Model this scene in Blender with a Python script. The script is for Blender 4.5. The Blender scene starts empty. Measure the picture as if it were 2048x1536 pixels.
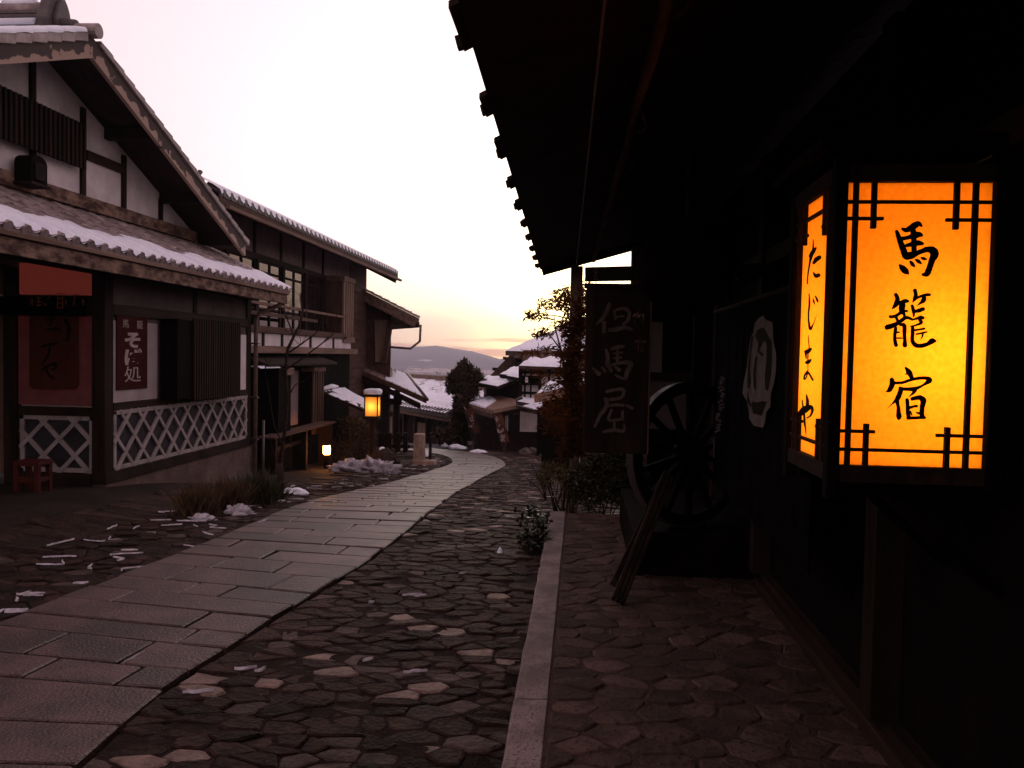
import bpy, bmesh, math, random
from math import sin, cos, pi, radians, sqrt, exp, atan2, tan
from mathutils import Vector, Matrix, noise
random.seed(11)
S = bpy.context.scene
COL = S.collection

# ---------------------------------------------------------------- camera
FPX = 1600.0                                   # focal length in pixels of the 2048 px wide photograph
CAM = Vector((0, 0, 1.6))
RC = Matrix.Rotation(radians(4.855), 3, 'Z') @ Matrix.Rotation(pi/2 - radians(2.05), 3, 'X') @ Matrix.Rotation(radians(1.1), 3, 'Z')
cd = bpy.data.cameras.new('camera')
cd.sensor_width = 36.0
cd.lens = 36.0*FPX/2048
cd.clip_start = 0.05
cd.clip_end = 9000
cam = bpy.data.objects.new('camera', cd)
COL.objects.link(cam)
cam.matrix_world = Matrix.Translation(CAM) @ RC.to_4x4()
S.camera = cam

# ---------------------------------------------------------------- sky, sun, exposure
SUN_AZ, SUN_EL = radians(-2.0), radians(2.7)   # azimuth from +Y towards +X
sundir = Vector((sin(SUN_AZ)*cos(SUN_EL), cos(SUN_AZ)*cos(SUN_EL), sin(SUN_EL)))
W = bpy.data.worlds.new('World')
S.world = W
W.use_nodes = True
nt = W.node_tree
for n in list(nt.nodes): nt.nodes.remove(n)
def wn(t, **k):
    n = nt.nodes.new(t)
    for a, b in k.items(): setattr(n, a, b)
    return n
L = nt.links.new
tc = wn('ShaderNodeTexCoord')
sep = wn('ShaderNodeSeparateXYZ')
L(tc.outputs['Generated'], sep.inputs[0])
# elevation ramp of a dusk sky, the same all round
ramp = wn('ShaderNodeValToRGB')
cr = ramp.color_ramp
cr.elements[0].position = 0.0; cr.elements[0].color = (0.50, 0.27, 0.25, 1)
cr.elements[1].position = 1.0; cr.elements[1].color = (0.70, 0.485, 0.52, 1)
for p, c in ((0.02, (0.66, 0.40, 0.33, 1)), (0.07, (0.72, 0.52, 0.45, 1)), (0.2, (0.72, 0.56, 0.58, 1)), (0.42, (0.72, 0.52, 0.56, 1))):
    e = cr.elements.new(p); e.color = c
L(sep.outputs['Z'], ramp.inputs[0])
# glow round the set sun
dot = wn('ShaderNodeVectorMath', operation='DOT_PRODUCT')
dot.inputs[1].default_value = sundir
L(tc.outputs['Generated'], dot.inputs[0])
mx = wn('ShaderNodeMath', operation='MAXIMUM'); mx.inputs[1].default_value = 0.0
L(dot.outputs['Value'], mx.inputs[0])
def glow(power, col, strength):
    p = wn('ShaderNodeMath', operation='POWER'); p.inputs[1].default_value = power
    L(mx.outputs[0], p.inputs[0])
    b = wn('ShaderNodeMixRGB', blend_type='MULTIPLY'); b.inputs[0].default_value = 1
    b.inputs[2].default_value = (col[0]*strength, col[1]*strength, col[2]*strength, 1)
    L(p.outputs[0], b.inputs[1])
    return b.outputs[0]
def add(a, b):
    m = wn('ShaderNodeMixRGB', blend_type='ADD'); m.inputs[0].default_value = 1
    L(a, m.inputs[1]); L(b, m.inputs[2]); return m.outputs[0]
skyc = add(ramp.outputs[0], glow(3.2, (1.0, 0.91, 0.93), 0.74))
skyc = add(skyc, glow(34.0, (1.0, 0.92, 0.58), 1.45))
skyc = add(skyc, glow(380.0, (1.0, 0.70, 0.20), 6.0))
# thin low cloud bars near the horizon
mp = wn('ShaderNodeMapping'); mp.inputs['Scale'].default_value = (7, 7, 95)
L(tc.outputs['Generated'], mp.inputs[0])
nz = wn('ShaderNodeTexNoise'); nz.inputs['Scale'].default_value = 1.0; nz.inputs['Detail'].default_value = 4
L(mp.outputs[0], nz.inputs[0])
cl = wn('ShaderNodeValToRGB')
cl.color_ramp.elements[0].position = 0.50; cl.color_ramp.elements[0].color = (0, 0, 0, 1)
cl.color_ramp.elements[1].position = 0.62; cl.color_ramp.elements[1].color = (1, 1, 1, 1)
L(nz.outputs[0], cl.inputs[0])
lowm = wn('ShaderNodeValToRGB')
lowm.color_ramp.elements[0].position = 0.012; lowm.color_ramp.elements[0].color = (1, 1, 1, 1)
lowm.color_ramp.elements[1].position = 0.045; lowm.color_ramp.elements[1].color = (0, 0, 0, 1)
L(sep.outputs['Z'], lowm.inputs[0])
cm = wn('ShaderNodeMath', operation='MULTIPLY'); L(cl.outputs[0], cm.inputs[0]); L(lowm.outputs[0], cm.inputs[1])
cm2 = wn('ShaderNodeMath', operation='MULTIPLY'); cm2.inputs[1].default_value = 0.8; L(cm.outputs[0], cm2.inputs[0])
mixc = wn('ShaderNodeMixRGB'); mixc.inputs[2].default_value = (0.88, 0.46, 0.40, 1)
L(cm2.outputs[0], mixc.inputs[0]); L(skyc, mixc.inputs[1])
# the physical sky under it (sun below the ridge)
ns = wn('ShaderNodeTexSky', sky_type='NISHITA')
ns.sun_disc = False
ns.sun_elevation = SUN_EL
ns.sun_rotation = SUN_AZ
nb = wn('ShaderNodeBackground'); nb.inputs[1].default_value = 0.012
L(ns.outputs[0], nb.inputs[0])
# light reddened by the long path through the air near the horizon
red = wn('ShaderNodeValToRGB')
red.color_ramp.elements[0].position = 0.0; red.color_ramp.elements[0].color = (1.0, .80, .56, 1)
red.color_ramp.elements[1].position = 0.16; red.color_ramp.elements[1].color = (1, 1, 1, 1)
e = red.color_ramp.elements.new(.036); e.color = (1.0, .97, .80, 1)
L(sep.outputs['Z'], red.inputs[0])
rm = wn('ShaderNodeMixRGB', blend_type='MULTIPLY'); rm.inputs[0].default_value = 1
L(mixc.outputs[0], rm.inputs[1]); L(red.outputs[0], rm.inputs[2])
gb = wn('ShaderNodeBackground'); gb.inputs[1].default_value = 1.0
L(rm.outputs[0], gb.inputs[0])
ad = wn('ShaderNodeAddShader'); L(nb.outputs[0], ad.inputs[0]); L(gb.outputs[0], ad.inputs[1])
wo = wn('ShaderNodeOutputWorld'); L(ad.outputs[0], wo.inputs[0])

sl = bpy.data.lights.new('sun', 'SUN')
sl.energy = 0.12; sl.angle = radians(6); sl.color = (1.0, 0.6, 0.35)
sun = bpy.data.objects.new('sun', sl); COL.objects.link(sun)
sun.rotation_euler = sundir.to_track_quat('Z', 'Y').to_euler()

S.view_settings.view_transform = 'Standard'
S.view_settings.look = 'None'
S.view_settings.gamma = 1.0
S.view_settings.use_curve_mapping = False
S.view_settings.exposure = 0.0
S.cycles.use_denoising = True
S.cycles.max_bounces = 6
S.cycles.volume_bounces = 0
S.cycles.caustics_reflective = False
S.cycles.caustics_refractive = False
S.cycles.sample_clamp_indirect = 4.0

# ---------------------------------------------------------------- helpers
def ray(px, py):
    return RC @ Vector(((px - 1024)/FPX, (768 - py)/FPX, -1))
def on(px, py, ax, v):
    d = ray(px, py)
    return CAM + d*((v - CAM[ax])/d[ax])
def onX(px, py, v): return on(px, py, 0, v)
def onY(px, py, v): return on(px, py, 1, v)
def onZ(px, py, v): return on(px, py, 2, v)
def onP(px, py, p0, nrm):
    d = ray(px, py)
    return CAM + d*((p0 - CAM).dot(nrm)/d.dot(nrm))

def sst(a, b, x):
    t = max(0.0, min(1.0, (x - a)/(b - a)))
    return t*t*(3 - 2*t)
PROF = [(-400, 14), (-60, 2.2), (-10, .2), (-2, 0), (6.8, 0), (8.0, -.04), (9.5, -.2), (11, -.39), (14, -.76), (18, -1.13), (21.5, -1.38), (28, -1.73),
        (36, -2.5), (48, -4.0), (70, -7), (120, -13), (300, -22), (800, -30), (1700, -32), (5000, -32)]
def prof(y):
    for (a, za), (b, zb) in zip(PROF, PROF[1:]):
        if y <= b: return za + (zb - za)*max(0, (y - a)/(b - a))
    return PROF[-1][1]
def gz(x, y):
    z = (prof(y - .5) + 2*prof(y) + prof(y + .5))/4
    z += .10*sst(-4.2, -5.0, x)*(1 - sst(9.5, 13, y))
    return z
def ghit(px, py):
    d = ray(px, py); t = 1.5
    while t < 400:
        p = CAM + d*t
        if p.z <= gz(p.x, p.y): break
        t += .02
    return Vector((p.x, p.y, gz(p.x, p.y)))

class MB:
    """collects shapes into one mesh"""
    def __init__(s): s.v = []; s.f = []; s.m = []
    def add(s, vs, fs, mi=0):
        o = len(s.v); s.v += [Vector(v) for v in vs]; s.f += [tuple(i + o for i in f) for f in fs]; s.m += [mi]*len(fs)
    def box(s, x0, x1, y0, y1, z0, z1, mi=0):
        s.add([(x0,y0,z0),(x1,y0,z0),(x1,y1,z0),(x0,y1,z0),(x0,y0,z1),(x1,y0,z1),(x1,y1,z1),(x0,y1,z1)],
              [(3,2,1,0),(4,5,6,7),(0,1,5,4),(1,2,6,5),(2,3,7,6),(3,0,4,7)], mi); return s
    def beam(s, p, q, w, h, up=(0,0,1), mi=0):
        p = Vector(p); q = Vector(q); d = (q - p).normalized(); u = Vector(up)
        a = d.cross(u).normalized()*(w/2); b = a.cross(d).normalized()*(h/2)
        s.add([p-a-b, p+a-b, p+a+b, p-a+b, q-a-b, q+a-b, q+a+b, q-a+b],
              [(0,1,2,3),(7,6,5,4),(1,0,4,5),(2,1,5,6),(3,2,6,7),(0,3,7,4)], mi); return s
    def prism(s, poly, vec, mi=0):
        n = len(poly); v = Vector(vec); P = [Vector(p) for p in poly]
        fs = [tuple(range(n))[::-1], tuple(range(n, 2*n))] + [(i, (i+1) % n, n + (i+1) % n, n + i) for i in range(n)]
        s.add(P + [p + v for p in P], fs, mi); return s
    def slab(s, poly, th, mi=0):
        """polygon of a roof surface thickened straight down"""
        return s.prism([Vector(p) - Vector((0,0,th)) for p in poly], (0,0,th), mi)
    def tube(s, pts, r, n=7, mi=0, cap=True):
        P = [Vector(p) for p in pts]; k = len(P)
        R = r if hasattr(r, '__len__') else [r]*k
        vs = []; a = None
        for i in range(k):
            d = (P[min(i+1, k-1)] - P[max(i-1, 0)]).normalized()
            if a is None: a = d.orthogonal().normalized()
            a = (a - d*a.dot(d)).normalized(); b = d.cross(a)
            vs += [P[i] + (a*cos(2*pi*j/n) + b*sin(2*pi*j/n))*R[i] for j in range(n)]
        fs = [(i*n+j, i*n+(j+1) % n, (i+1)*n+(j+1) % n, (i+1)*n+j) for i in range(k-1) for j in range(n)]
        if cap: fs += [tuple(range(n))[::-1], tuple((k-1)*n + j for j in range(n))]
        s.add(vs, fs, mi); return s
    def quad(s, a, b, c, d, mi=0): s.add([a, b, c, d], [(0,1,2,3)], mi); return s
    def poly(s, pts, mi=0): s.add(pts, [tuple(range(len(pts)))], mi); return s
    def mesh(s, name, mats, smooth=False):
        me = bpy.data.meshes.new(name)
        me.from_pydata([tuple(v) for v in s.v], [], s.f)
        for m in (mats if isinstance(mats, (list, tuple)) else [mats]): me.materials.append(m)
        if any(s.m): me.polygons.foreach_set('material_index', s.m)
        if smooth: me.polygons.foreach_set('use_smooth', [True]*len(s.f))
        me.update(); return me

def fixn(me):
    bm = bmesh.new(); bm.from_mesh(me); bmesh.ops.recalc_face_normals(bm, faces=bm.faces); bm.to_mesh(me); bm.free()
def wloc(o):
    v = Vector(o.location)
    while o.parent: o = o.parent; v = v + o.location
    return v
def link(name, me, parent=None, loc=(0,0,0), rot=None):
    o = bpy.data.objects.new(name, me); COL.objects.link(o)
    l = Vector(loc)
    if parent: o.parent = parent; l = l - wloc(parent)
    o.location = l
    if rot is not None: o.rotation_euler = rot
    return o
def tag(o, label=None, cat=None, group=None, kind=None):
    if label: o['label'] = label
    if cat: o['category'] = cat
    if group: o['group'] = group
    if kind: o['kind'] = kind
    return o
def thing(name, label, cat, loc, group=None):
    o = bpy.data.objects.new(name, None); COL.objects.link(o); o.location = Vector(loc); o.empty_display_size = .2
    return tag(o, label, cat, group)
def obj(mb, name, mats, parent=None, kind=None, label=None, smooth=False, bevel=0, norm=True):
    """links the collected shapes as ONE mesh object with its origin in its middle"""
    lo = Vector([min(v[i] for v in mb.v) for i in range(3)]); hi = Vector([max(v[i] for v in mb.v) for i in range(3)])
    c = (lo + hi)/2
    mb.v = [v - c for v in mb.v]
    me = mb.mesh(name, mats, smooth)
    if norm: fixn(me)
    o = link(name, me, parent, c)
    if bevel:
        b = o.modifiers.new('bevel', 'BEVEL'); b.width = bevel; b.segments = 2; b.limit_method = 'ANGLE'
    if kind: o['kind'] = kind
    if label: o['label'] = label
    return o
def bx(name, m, parent, x0, x1, y0, y1, z0, z1, bevel=0, label=None):
    return obj(MB().box(min(x0,x1), max(x0,x1), min(y0,y1), max(y0,y1), min(z0,z1), max(z0,z1)), name, m, parent, bevel=bevel, label=label)

# brush strokes: centre lines with widths traced on a flat panel
def cat_rom(P, k=5):
    out = []
    n = len(P)
    for i in range(n - 1):
        p0, p1, p2, p3 = P[max(i-1,0)], P[i], P[i+1], P[min(i+2,n-1)]
        for j in range(k):
            t = j/k
            out.append(tuple(.5*((2*b) + (c - a)*t + (2*a - 5*b + 4*c - d)*t*t + (3*b - a - 3*c + d)*t**3) for a, b, c, d in zip(p0, p1, p2, p3)))
    out.append(tuple(P[-1])); return out
def brush(mb, strokes, to3d, nrm, sc, off, rough=.06, seed=1):
    """strokes [(x, y, width)...] in tracing units; to3d maps a photo pixel to the panel"""
    rnd = random.Random(seed)
    nrm = Vector(nrm)
    for si, st in enumerate(strokes):
        Q = cat_rom(st, 5)
        d0 = Vector((Q[0][0]-Q[1][0], Q[0][1]-Q[1][1])); d1 = Vector((Q[-1][0]-Q[-2][0], Q[-1][1]-Q[-2][1]))
        d0.normalize(); d1.normalize()
        Q = [(Q[0][0]+d0.x*Q[0][2]*.35, Q[0][1]+d0.y*Q[0][2]*.35, Q[0][2]*.55)] + Q + [(Q[-1][0]+d1.x*Q[-1][2]*.35, Q[-1][1]+d1.y*Q[-1][2]*.35, Q[-1][2]*.5)]
        l = []; r = []
        for i in range(len(Q)):
            a = Q[max(i-1,0)]; b = Q[min(i+1,len(Q)-1)]
            d = Vector((b[0]-a[0], b[1]-a[1]))
            if d.length < 1e-6: d = Vector((1,0))
            d.normalize(); nx, ny = -d.y, d.x
            w1 = Q[i][2]*.5*(1 + rnd.uniform(-rough, rough)); w2 = Q[i][2]*.5*(1 + rnd.uniform(-rough, rough))
            l.append((Q[i][0]+nx*w1, Q[i][1]+ny*w1)); r.append((Q[i][0]-nx*w2, Q[i][1]-ny*w2))
        o = nrm*(.0012 + .00025*si)
        vs = [to3d(off[0]+x/sc, off[1]+y/sc) + o for x, y in l + r]
        n = len(l)
        mb.add(vs, [(i, i+1, n+i+1, n+i) for i in range(n-1)])
    return mb
def text_mb(body, origin, xdir, ydir, size, bold=.0):
    c = bpy.data.curves.new('t', 'FONT'); c.body = body; c.size = size; c.align_x = 'CENTER'; c.align_y = 'CENTER'; c.offset = bold
    o = bpy.data.objects.new('t', c); COL.objects.link(o)
    me = bpy.data.meshes.new_from_object(o.evaluated_get(bpy.context.evaluated_depsgraph_get()))
    mb = MB()
    X = Vector(xdir); Y = Vector(ydir); O = Vector(origin)
    mb.add([O + X*v.co.x + Y*v.co.y for v in me.vertices], [tuple(p.vertices) for p in me.polygons])
    bpy.data.objects.remove(o); bpy.data.curves.remove(c); bpy.data.meshes.remove(me)
    return mb

# ---------------------------------------------------------------- materials
def mat(name, c1, c2=None, scale=5.0, rough=.85, bump=.25, bscale=None, stretch=(1,1,1), spec=.12, lo=.35, hi=.65, speck=None, detail=7, emit=None, rnd=.0):
    m = bpy.data.materials.new(name); m.use_nodes = True
    t = m.node_tree; b = t.nodes['Principled BSDF']; K = t.links.new
    b.inputs['Roughness'].default_value = rough; b.inputs['Specular IOR Level'].default_value = spec
    c2 = c2 or c1
    co = t.nodes.new('ShaderNodeTexCoord'); oi = t.nodes.new('ShaderNodeObjectInfo')
    sc = t.nodes.new('ShaderNodeVectorMath'); sc.operation = 'SCALE'; sc.inputs['Scale'].default_value = 37.0
    cb = t.nodes.new('ShaderNodeCombineXYZ')
    for i in range(3): K(oi.outputs['Random'], cb.inputs[i])
    K(cb.outputs[0], sc.inputs[0])
    av = t.nodes.new('ShaderNodeVectorMath'); av.operation = 'ADD'
    K(co.outputs['Object'], av.inputs[0]); K(sc.outputs[0], av.inputs[1])
    mpn = t.nodes.new('ShaderNodeMapping'); mpn.inputs['Scale'].default_value = stretch
    K(av.outputs[0], mpn.inputs[0])
    n1 = t.nodes.new('ShaderNodeTexNoise'); n1.inputs['Scale'].default_value = scale; n1.inputs['Detail'].default_value = detail; n1.inputs['Roughness'].default_value = .62
    K(mpn.outputs[0], n1.inputs[0])
    r = t.nodes.new('ShaderNodeValToRGB')
    r.color_ramp.elements[0].position = lo; r.color_ramp.elements[0].color = (*c1, 1)
    r.color_ramp.elements[1].position = hi; r.color_ramp.elements[1].color = (*c2, 1)
    K(n1.outputs[0], r.inputs[0])
    out = r.outputs[0]
    n2 = t.nodes.new('ShaderNodeTexNoise'); n2.inputs['Scale'].default_value = bscale or scale*4; n2.inputs['Detail'].default_value = 5
    K(mpn.outputs[0], n2.inputs[0])
    if speck:
        r2 = t.nodes.new('ShaderNodeValToRGB')
        r2.color_ramp.elements[0].position = .56; r2.color_ramp.elements[0].color = (0,0,0,1)
        r2.color_ramp.elements[1].position = .66; r2.color_ramp.elements[1].color = (1,1,1,1)
        K(n2.outputs[0], r2.inputs[0])
        mx_ = t.nodes.new('ShaderNodeMixRGB'); mx_.inputs[2].default_value = (*speck, 1)
        K(r2.outputs[0], mx_.inputs[0]); K(out, mx_.inputs[1]); out = mx_.outputs[0]
    if rnd:
        ml = t.nodes.new('ShaderNodeMapRange'); ml.inputs[3].default_value = 1 - rnd; ml.inputs[4].default_value = 1 + rnd
        K(oi.outputs['Random'], ml.inputs[0])
        hv = t.nodes.new('ShaderNodeHueSaturation'); K(ml.outputs[0], hv.inputs['Value']); K(out, hv.inputs['Color']); out = hv.outputs[0]
    K(out, b.inputs['Base Color'])
    if bump:
        bn = t.nodes.new('ShaderNodeBump'); bn.inputs['Strength'].default_value = bump; bn.inputs['Distance'].default_value = .02
        K(n2.outputs[0], bn.inputs['Height']); K(bn.outputs[0], b.inputs['Normal'])
    if emit:
        b.inputs['Emission Color'].default_value = (*emit[0], 1); b.inputs['Emission Strength'].default_value = emit[1]
    return m
M = {}
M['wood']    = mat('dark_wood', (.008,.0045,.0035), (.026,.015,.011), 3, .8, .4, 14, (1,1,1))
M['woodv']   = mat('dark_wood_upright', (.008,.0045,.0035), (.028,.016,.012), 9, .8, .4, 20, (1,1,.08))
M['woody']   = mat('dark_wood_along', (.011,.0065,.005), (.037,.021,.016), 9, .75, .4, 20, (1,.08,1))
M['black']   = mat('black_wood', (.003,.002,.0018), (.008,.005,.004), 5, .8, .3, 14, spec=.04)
M['brown']   = mat('brown_wood', (.05,.027,.020), (.11,.065,.05), 7, .75, .35, 18, (1,.1,1))
M['brownv']  = mat('brown_wood_upright', (.05,.027,.020), (.10,.06,.045), 7, .75, .35, 18, (1,1,.1))
M['tan']     = mat('weathered_tan_wood', (.12,.075,.055), (.24,.16,.13), 7, .8, .35, 18, (1,.1,1))
M['tanv']    = mat('weathered_tan_upright', (.16,.10,.075), (.30,.21,.17), 7, .8, .35, 18, (1,1,.1))
M['lichen']  = mat('weathered_beam', (.06,.036,.03), (.26,.17,.13), 9, .9, .5, 30, (1,.5,1), lo=.4, hi=.62)
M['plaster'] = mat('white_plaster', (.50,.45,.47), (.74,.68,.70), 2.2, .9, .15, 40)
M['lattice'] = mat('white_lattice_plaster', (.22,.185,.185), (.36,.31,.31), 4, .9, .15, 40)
M['slate']   = mat('dark_slate', (.018,.016,.02), (.035,.03,.034), 6, .6, .2, 30)
M['cement']  = mat('stained_cement', (.075,.052,.043), (.15,.105,.09), 2.2, .92, .35, 30, speck=(.06,.042,.035))
M['tile']    = mat('grey_roof_tile', (.20,.155,.155), (.40,.32,.315), 6, .55, .3, 30, spec=.45, rnd=.25)
M['tiledark']= mat('dark_roof_tile', (.05,.038,.04), (.10,.08,.08), 8, .55, .3, 30, spec=.45, rnd=.2)
M['snow']    = mat('snow', (.74,.77,.91), (.88,.91,.98), 4, .8, .35, 22, spec=.2)
M['dirty']   = mat('trodden_snow', (.27,.24,.26), (.54,.51,.57), 14, .8, .5, 30, spec=.2)
M['granite'] = mat('granite_slab', (.030,.0150,.0140), (.090,.0460,.0435), 2.6, .42, .6, 70, spec=.55, speck=(.05,.03,.028), rnd=.24, detail=9, lo=.40, hi=.60)
M['curb']    = mat('granite_curb', (.15,.110,.108), (.27,.205,.20), 5, .75, .6, 90, spec=.3, speck=(.09,.062,.06), rnd=.2, lo=.40, hi=.60)
M['paver']   = mat('paving_stone', (.040,.0245,.019), (.092,.057,.046), 3.0, .85, .5, 40, spec=.15, speck=(.03,.02,.017), rnd=.32, lo=.41, hi=.6)
M['mortar']  = mat('mortar', (.040,.025,.020), (.075,.047,.038), 5, .95, .5, 60)
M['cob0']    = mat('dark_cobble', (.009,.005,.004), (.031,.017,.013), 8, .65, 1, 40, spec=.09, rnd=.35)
M['cob1']    = mat('brown_cobble', (.015,.008,.0065), (.048,.027,.021), 9, .65, 1, 40, spec=.09, rnd=.3)
M['cob2']    = mat('pale_cobble', (.07,.043,.033), (.19,.122,.095), 9, .6, .8, 40, spec=.4, rnd=.25)
M['cob3']    = mat('grey_cobble', (.034,.022,.020), (.08,.056,.05), 9, .62, 1, 40, spec=.09, rnd=.3)
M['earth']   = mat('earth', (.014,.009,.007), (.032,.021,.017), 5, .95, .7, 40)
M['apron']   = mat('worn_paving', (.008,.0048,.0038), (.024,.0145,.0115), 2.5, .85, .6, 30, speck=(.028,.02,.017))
M['leaf']    = mat('dark_leaf', (.018,.022,.010), (.055,.05,.022), 9, .5, 0, spec=.4, rnd=.2)
def leafmat(name, c, tcol, k):
    m = bpy.data.materials.new(name); m.use_nodes = True
    t = m.node_tree; K = t.links.new
    for n in list(t.nodes): t.nodes.remove(n)
    co = t.nodes.new('ShaderNodeTexCoord'); nn = t.nodes.new('ShaderNodeTexNoise'); nn.inputs['Scale'].default_value = 11; K(co.outputs['Object'], nn.inputs[0])
    a = t.nodes.new('ShaderNodeBsdfTranslucent'); d = t.nodes.new('ShaderNodeBsdfDiffuse')
    for col, n in ((tcol, a), (c, d)):
        r = t.nodes.new('ShaderNodeValToRGB'); r.color_ramp.elements[0].position = .35; r.color_ramp.elements[1].position = .65
        r.color_ramp.elements[0].color = (col[0]*.45, col[1]*.55, col[2]*.6, 1); r.color_ramp.elements[1].color = (*col, 1)
        K(nn.outputs[0], r.inputs[0]); K(r.outputs[0], n.inputs[0])
    mm = t.nodes.new('ShaderNodeMixShader'); mm.inputs[0].default_value = k; K(d.outputs[0], mm.inputs[1]); K(a.outputs[0], mm.inputs[2])
    o = t.nodes.new('ShaderNodeOutputMaterial'); K(mm.outputs[0], o.inputs[0]); return m
M['nandina'] = leafmat('thin_russet_leaf', (.055,.028,.014), (.32,.10,.025), .32)
M['leafred'] = mat('russet_leaf', (.06,.026,.012), (.13,.06,.028), 9, .5, 0, spec=.4)
M['leafyel'] = mat('yellow_green_leaf', (.05,.038,.012), (.11,.075,.022), 9, .6, 0)
M['conifer'] = mat('evergreen_leaf', (.034,.024,.014), (.078,.054,.032), 9, .6, 0)
M['grass']   = mat('dry_grass', (.05,.032,.018), (.13,.08,.04), 9, .8, 0)
M['bark']    = mat('dark_bark', (.02,.013,.011), (.05,.034,.028), 14, .9, .6, 40)
M['metal']   = mat('dark_metal', (.03,.022,.02), (.05,.038,.034), 20, .4, .1, spec=.6)
M['copper']  = mat('weathered_gutter', (.09,.055,.045), (.17,.11,.09), 9, .5, .1, spec=.5)
M['redwood'] = mat('red_stool_wood', (.038,.007,.005), (.06,.011,.008), 7, .6, .2, 20)
M['signred'] = mat('dark_red_banner_cloth', (.036,.006,.006), (.052,.010,.009), 9, .9, .2, 60)
M['paint']   = mat('white_lettering', (.33,.265,.265), (.44,.37,.37), 9, .85, .05)
M['carve']   = mat('worn_carved_lettering', (.062,.044,.041), (.12,.092,.086), 14, .85, .3, 60)
M['ink']     = mat('black_ink', (.006,.004,.003), None, 9, .8, 0, spec=.1)
M['cloth']   = mat('dark_indigo_cloth', (.003,.0025,.003), (.006,.005,.0055), 9, .95, .4, 90, spec=.02)
M['orange']  = mat('orange_lettering', (.28,.09,.03), (.40,.14,.05), 9, .9, 0)
M['corr']    = mat('rust_sheet', (.26,.15,.11), (.42,.27,.20), 5, .55, .1, 30, (1,1,1), spec=.5)
M['seam']    = mat('copper_sheet_roof', (.17,.11,.10), (.28,.19,.18), 4, .45, .1, 30, spec=.5)
M['asphalt'] = mat('far_road', (.05,.05,.055), (.08,.08,.085), 4, .85, .3, 40)
M['rock']    = mat('boulder', (.10,.075,.068), (.24,.19,.17), 5, .8, .7, 18)
M['stone']   = mat('stone_pillar', (.22,.165,.14), (.38,.30,.26), 6, .8, .6, 40, speck=(.16,.12,.10))
M['grate']   = mat('soot', (.002,.0015,.0015), spec=.03)
def glassmat():
    m = bpy.data.materials.new('window_glass'); m.use_nodes = True
    b = m.node_tree.nodes['Principled BSDF']
    b.inputs['Base Color'].default_value = (.012,.010,.011,1); b.inputs['Roughness'].default_value = .03; b.inputs['IOR'].default_value = 1.8; b.inputs['Specular Tint'].default_value = (1.0, .58, .28, 1)  # orange of the sunset reflection is put into the specular tint
    return m
M['glass'] = glassmat()
def papermat(name, col, tl=.75):
    m = bpy.data.materials.new(name); m.use_nodes = True
    t = m.node_tree; K = t.links.new
    for n in list(t.nodes): t.nodes.remove(n)
    co = t.nodes.new('ShaderNodeTexCoord'); nn = t.nodes.new('ShaderNodeTexNoise'); nn.inputs['Scale'].default_value = 60; nn.inputs['Detail'].default_value = 6
    mpn = t.nodes.new('ShaderNodeMapping'); K(co.outputs['Object'], mpn.inputs[0]); K(mpn.outputs[0], nn.inputs[0])
    rr = t.nodes.new('ShaderNodeValToRGB'); rr.color_ramp.elements[0].color = (col[0]*.86, col[1]*.82, col[2]*.78, 1); rr.color_ramp.elements[1].color = (*col, 1)
    rr.color_ramp.elements[0].position = .3; rr.color_ramp.elements[1].position = .7
    K(nn.outputs[0], rr.inputs[0])
    a = t.nodes.new('ShaderNodeBsdfTranslucent'); d = t.nodes.new('ShaderNodeBsdfDiffuse')
    K(rr.outputs[0], a.inputs[0]); K(rr.outputs[0], d.inputs[0])
    mm = t.nodes.new('ShaderNodeMixShader'); mm.inputs[0].default_value = 1 - tl
    K(a.outputs[0], mm.inputs[1]); K(d.outputs[0], mm.inputs[2])
    o = t.nodes.new('ShaderNodeOutputMaterial'); K(mm.outputs[0], o.inputs[0])
    return m
M['paper2'] = papermat('small_lantern_paper', (.96,.56,.15))
M['paper'] = papermat('lantern_paper', (.97,.56,.10))
def glowmat(name, col, s):
    m = bpy.data.materials.new(name); m.use_nodes = True
    b = m.node_tree.nodes['Principled BSDF']; b.inputs['Base Color'].default_value = (*col, 1)
    b.inputs['Emission Color'].default_value = (*col, 1); b.inputs['Emission Strength'].default_value = s
    return m
def wearmat():
    """dark bargeboard paint flaking off its lower edge (height attribute against noise)"""
    m = bpy.data.materials.new('flaking_bargeboard'); m.use_nodes = True
    t = m.node_tree; K = t.links.new; b = t.nodes['Principled BSDF']; b.inputs['Roughness'].default_value = .8
    at = t.nodes.new('ShaderNodeAttribute'); at.attribute_name = 'rise'
    co = t.nodes.new('ShaderNodeTexCoord'); n = t.nodes.new('ShaderNodeTexNoise'); n.inputs['Scale'].default_value = 5.5; n.inputs['Detail'].default_value = 5
    K(co.outputs['Object'], n.inputs[0])
    a = t.nodes.new('ShaderNodeMath'); a.operation = 'MULTIPLY_ADD'; a.inputs[1].default_value = 1.9; a.inputs[2].default_value = -.95
    K(n.outputs[0], a.inputs[0])
    s = t.nodes.new('ShaderNodeMath'); s.operation = 'ADD'; K(a.outputs[0], s.inputs[0]); K(at.outputs['Fac'], s.inputs[1])
    r = t.nodes.new('ShaderNodeValToRGB')
    r.color_ramp.elements[0].position = .30; r.color_ramp.elements[0].color = (.36,.25,.20,1)
    r.color_ramp.elements[1].position = .36; r.color_ramp.elements[1].color = (.045,.026,.022,1)
    K(s.outputs[0], r.inputs[0]); K(r.outputs[0], b.inputs['Base Color'])
    return m
M['barge'] = wearmat()
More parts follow.
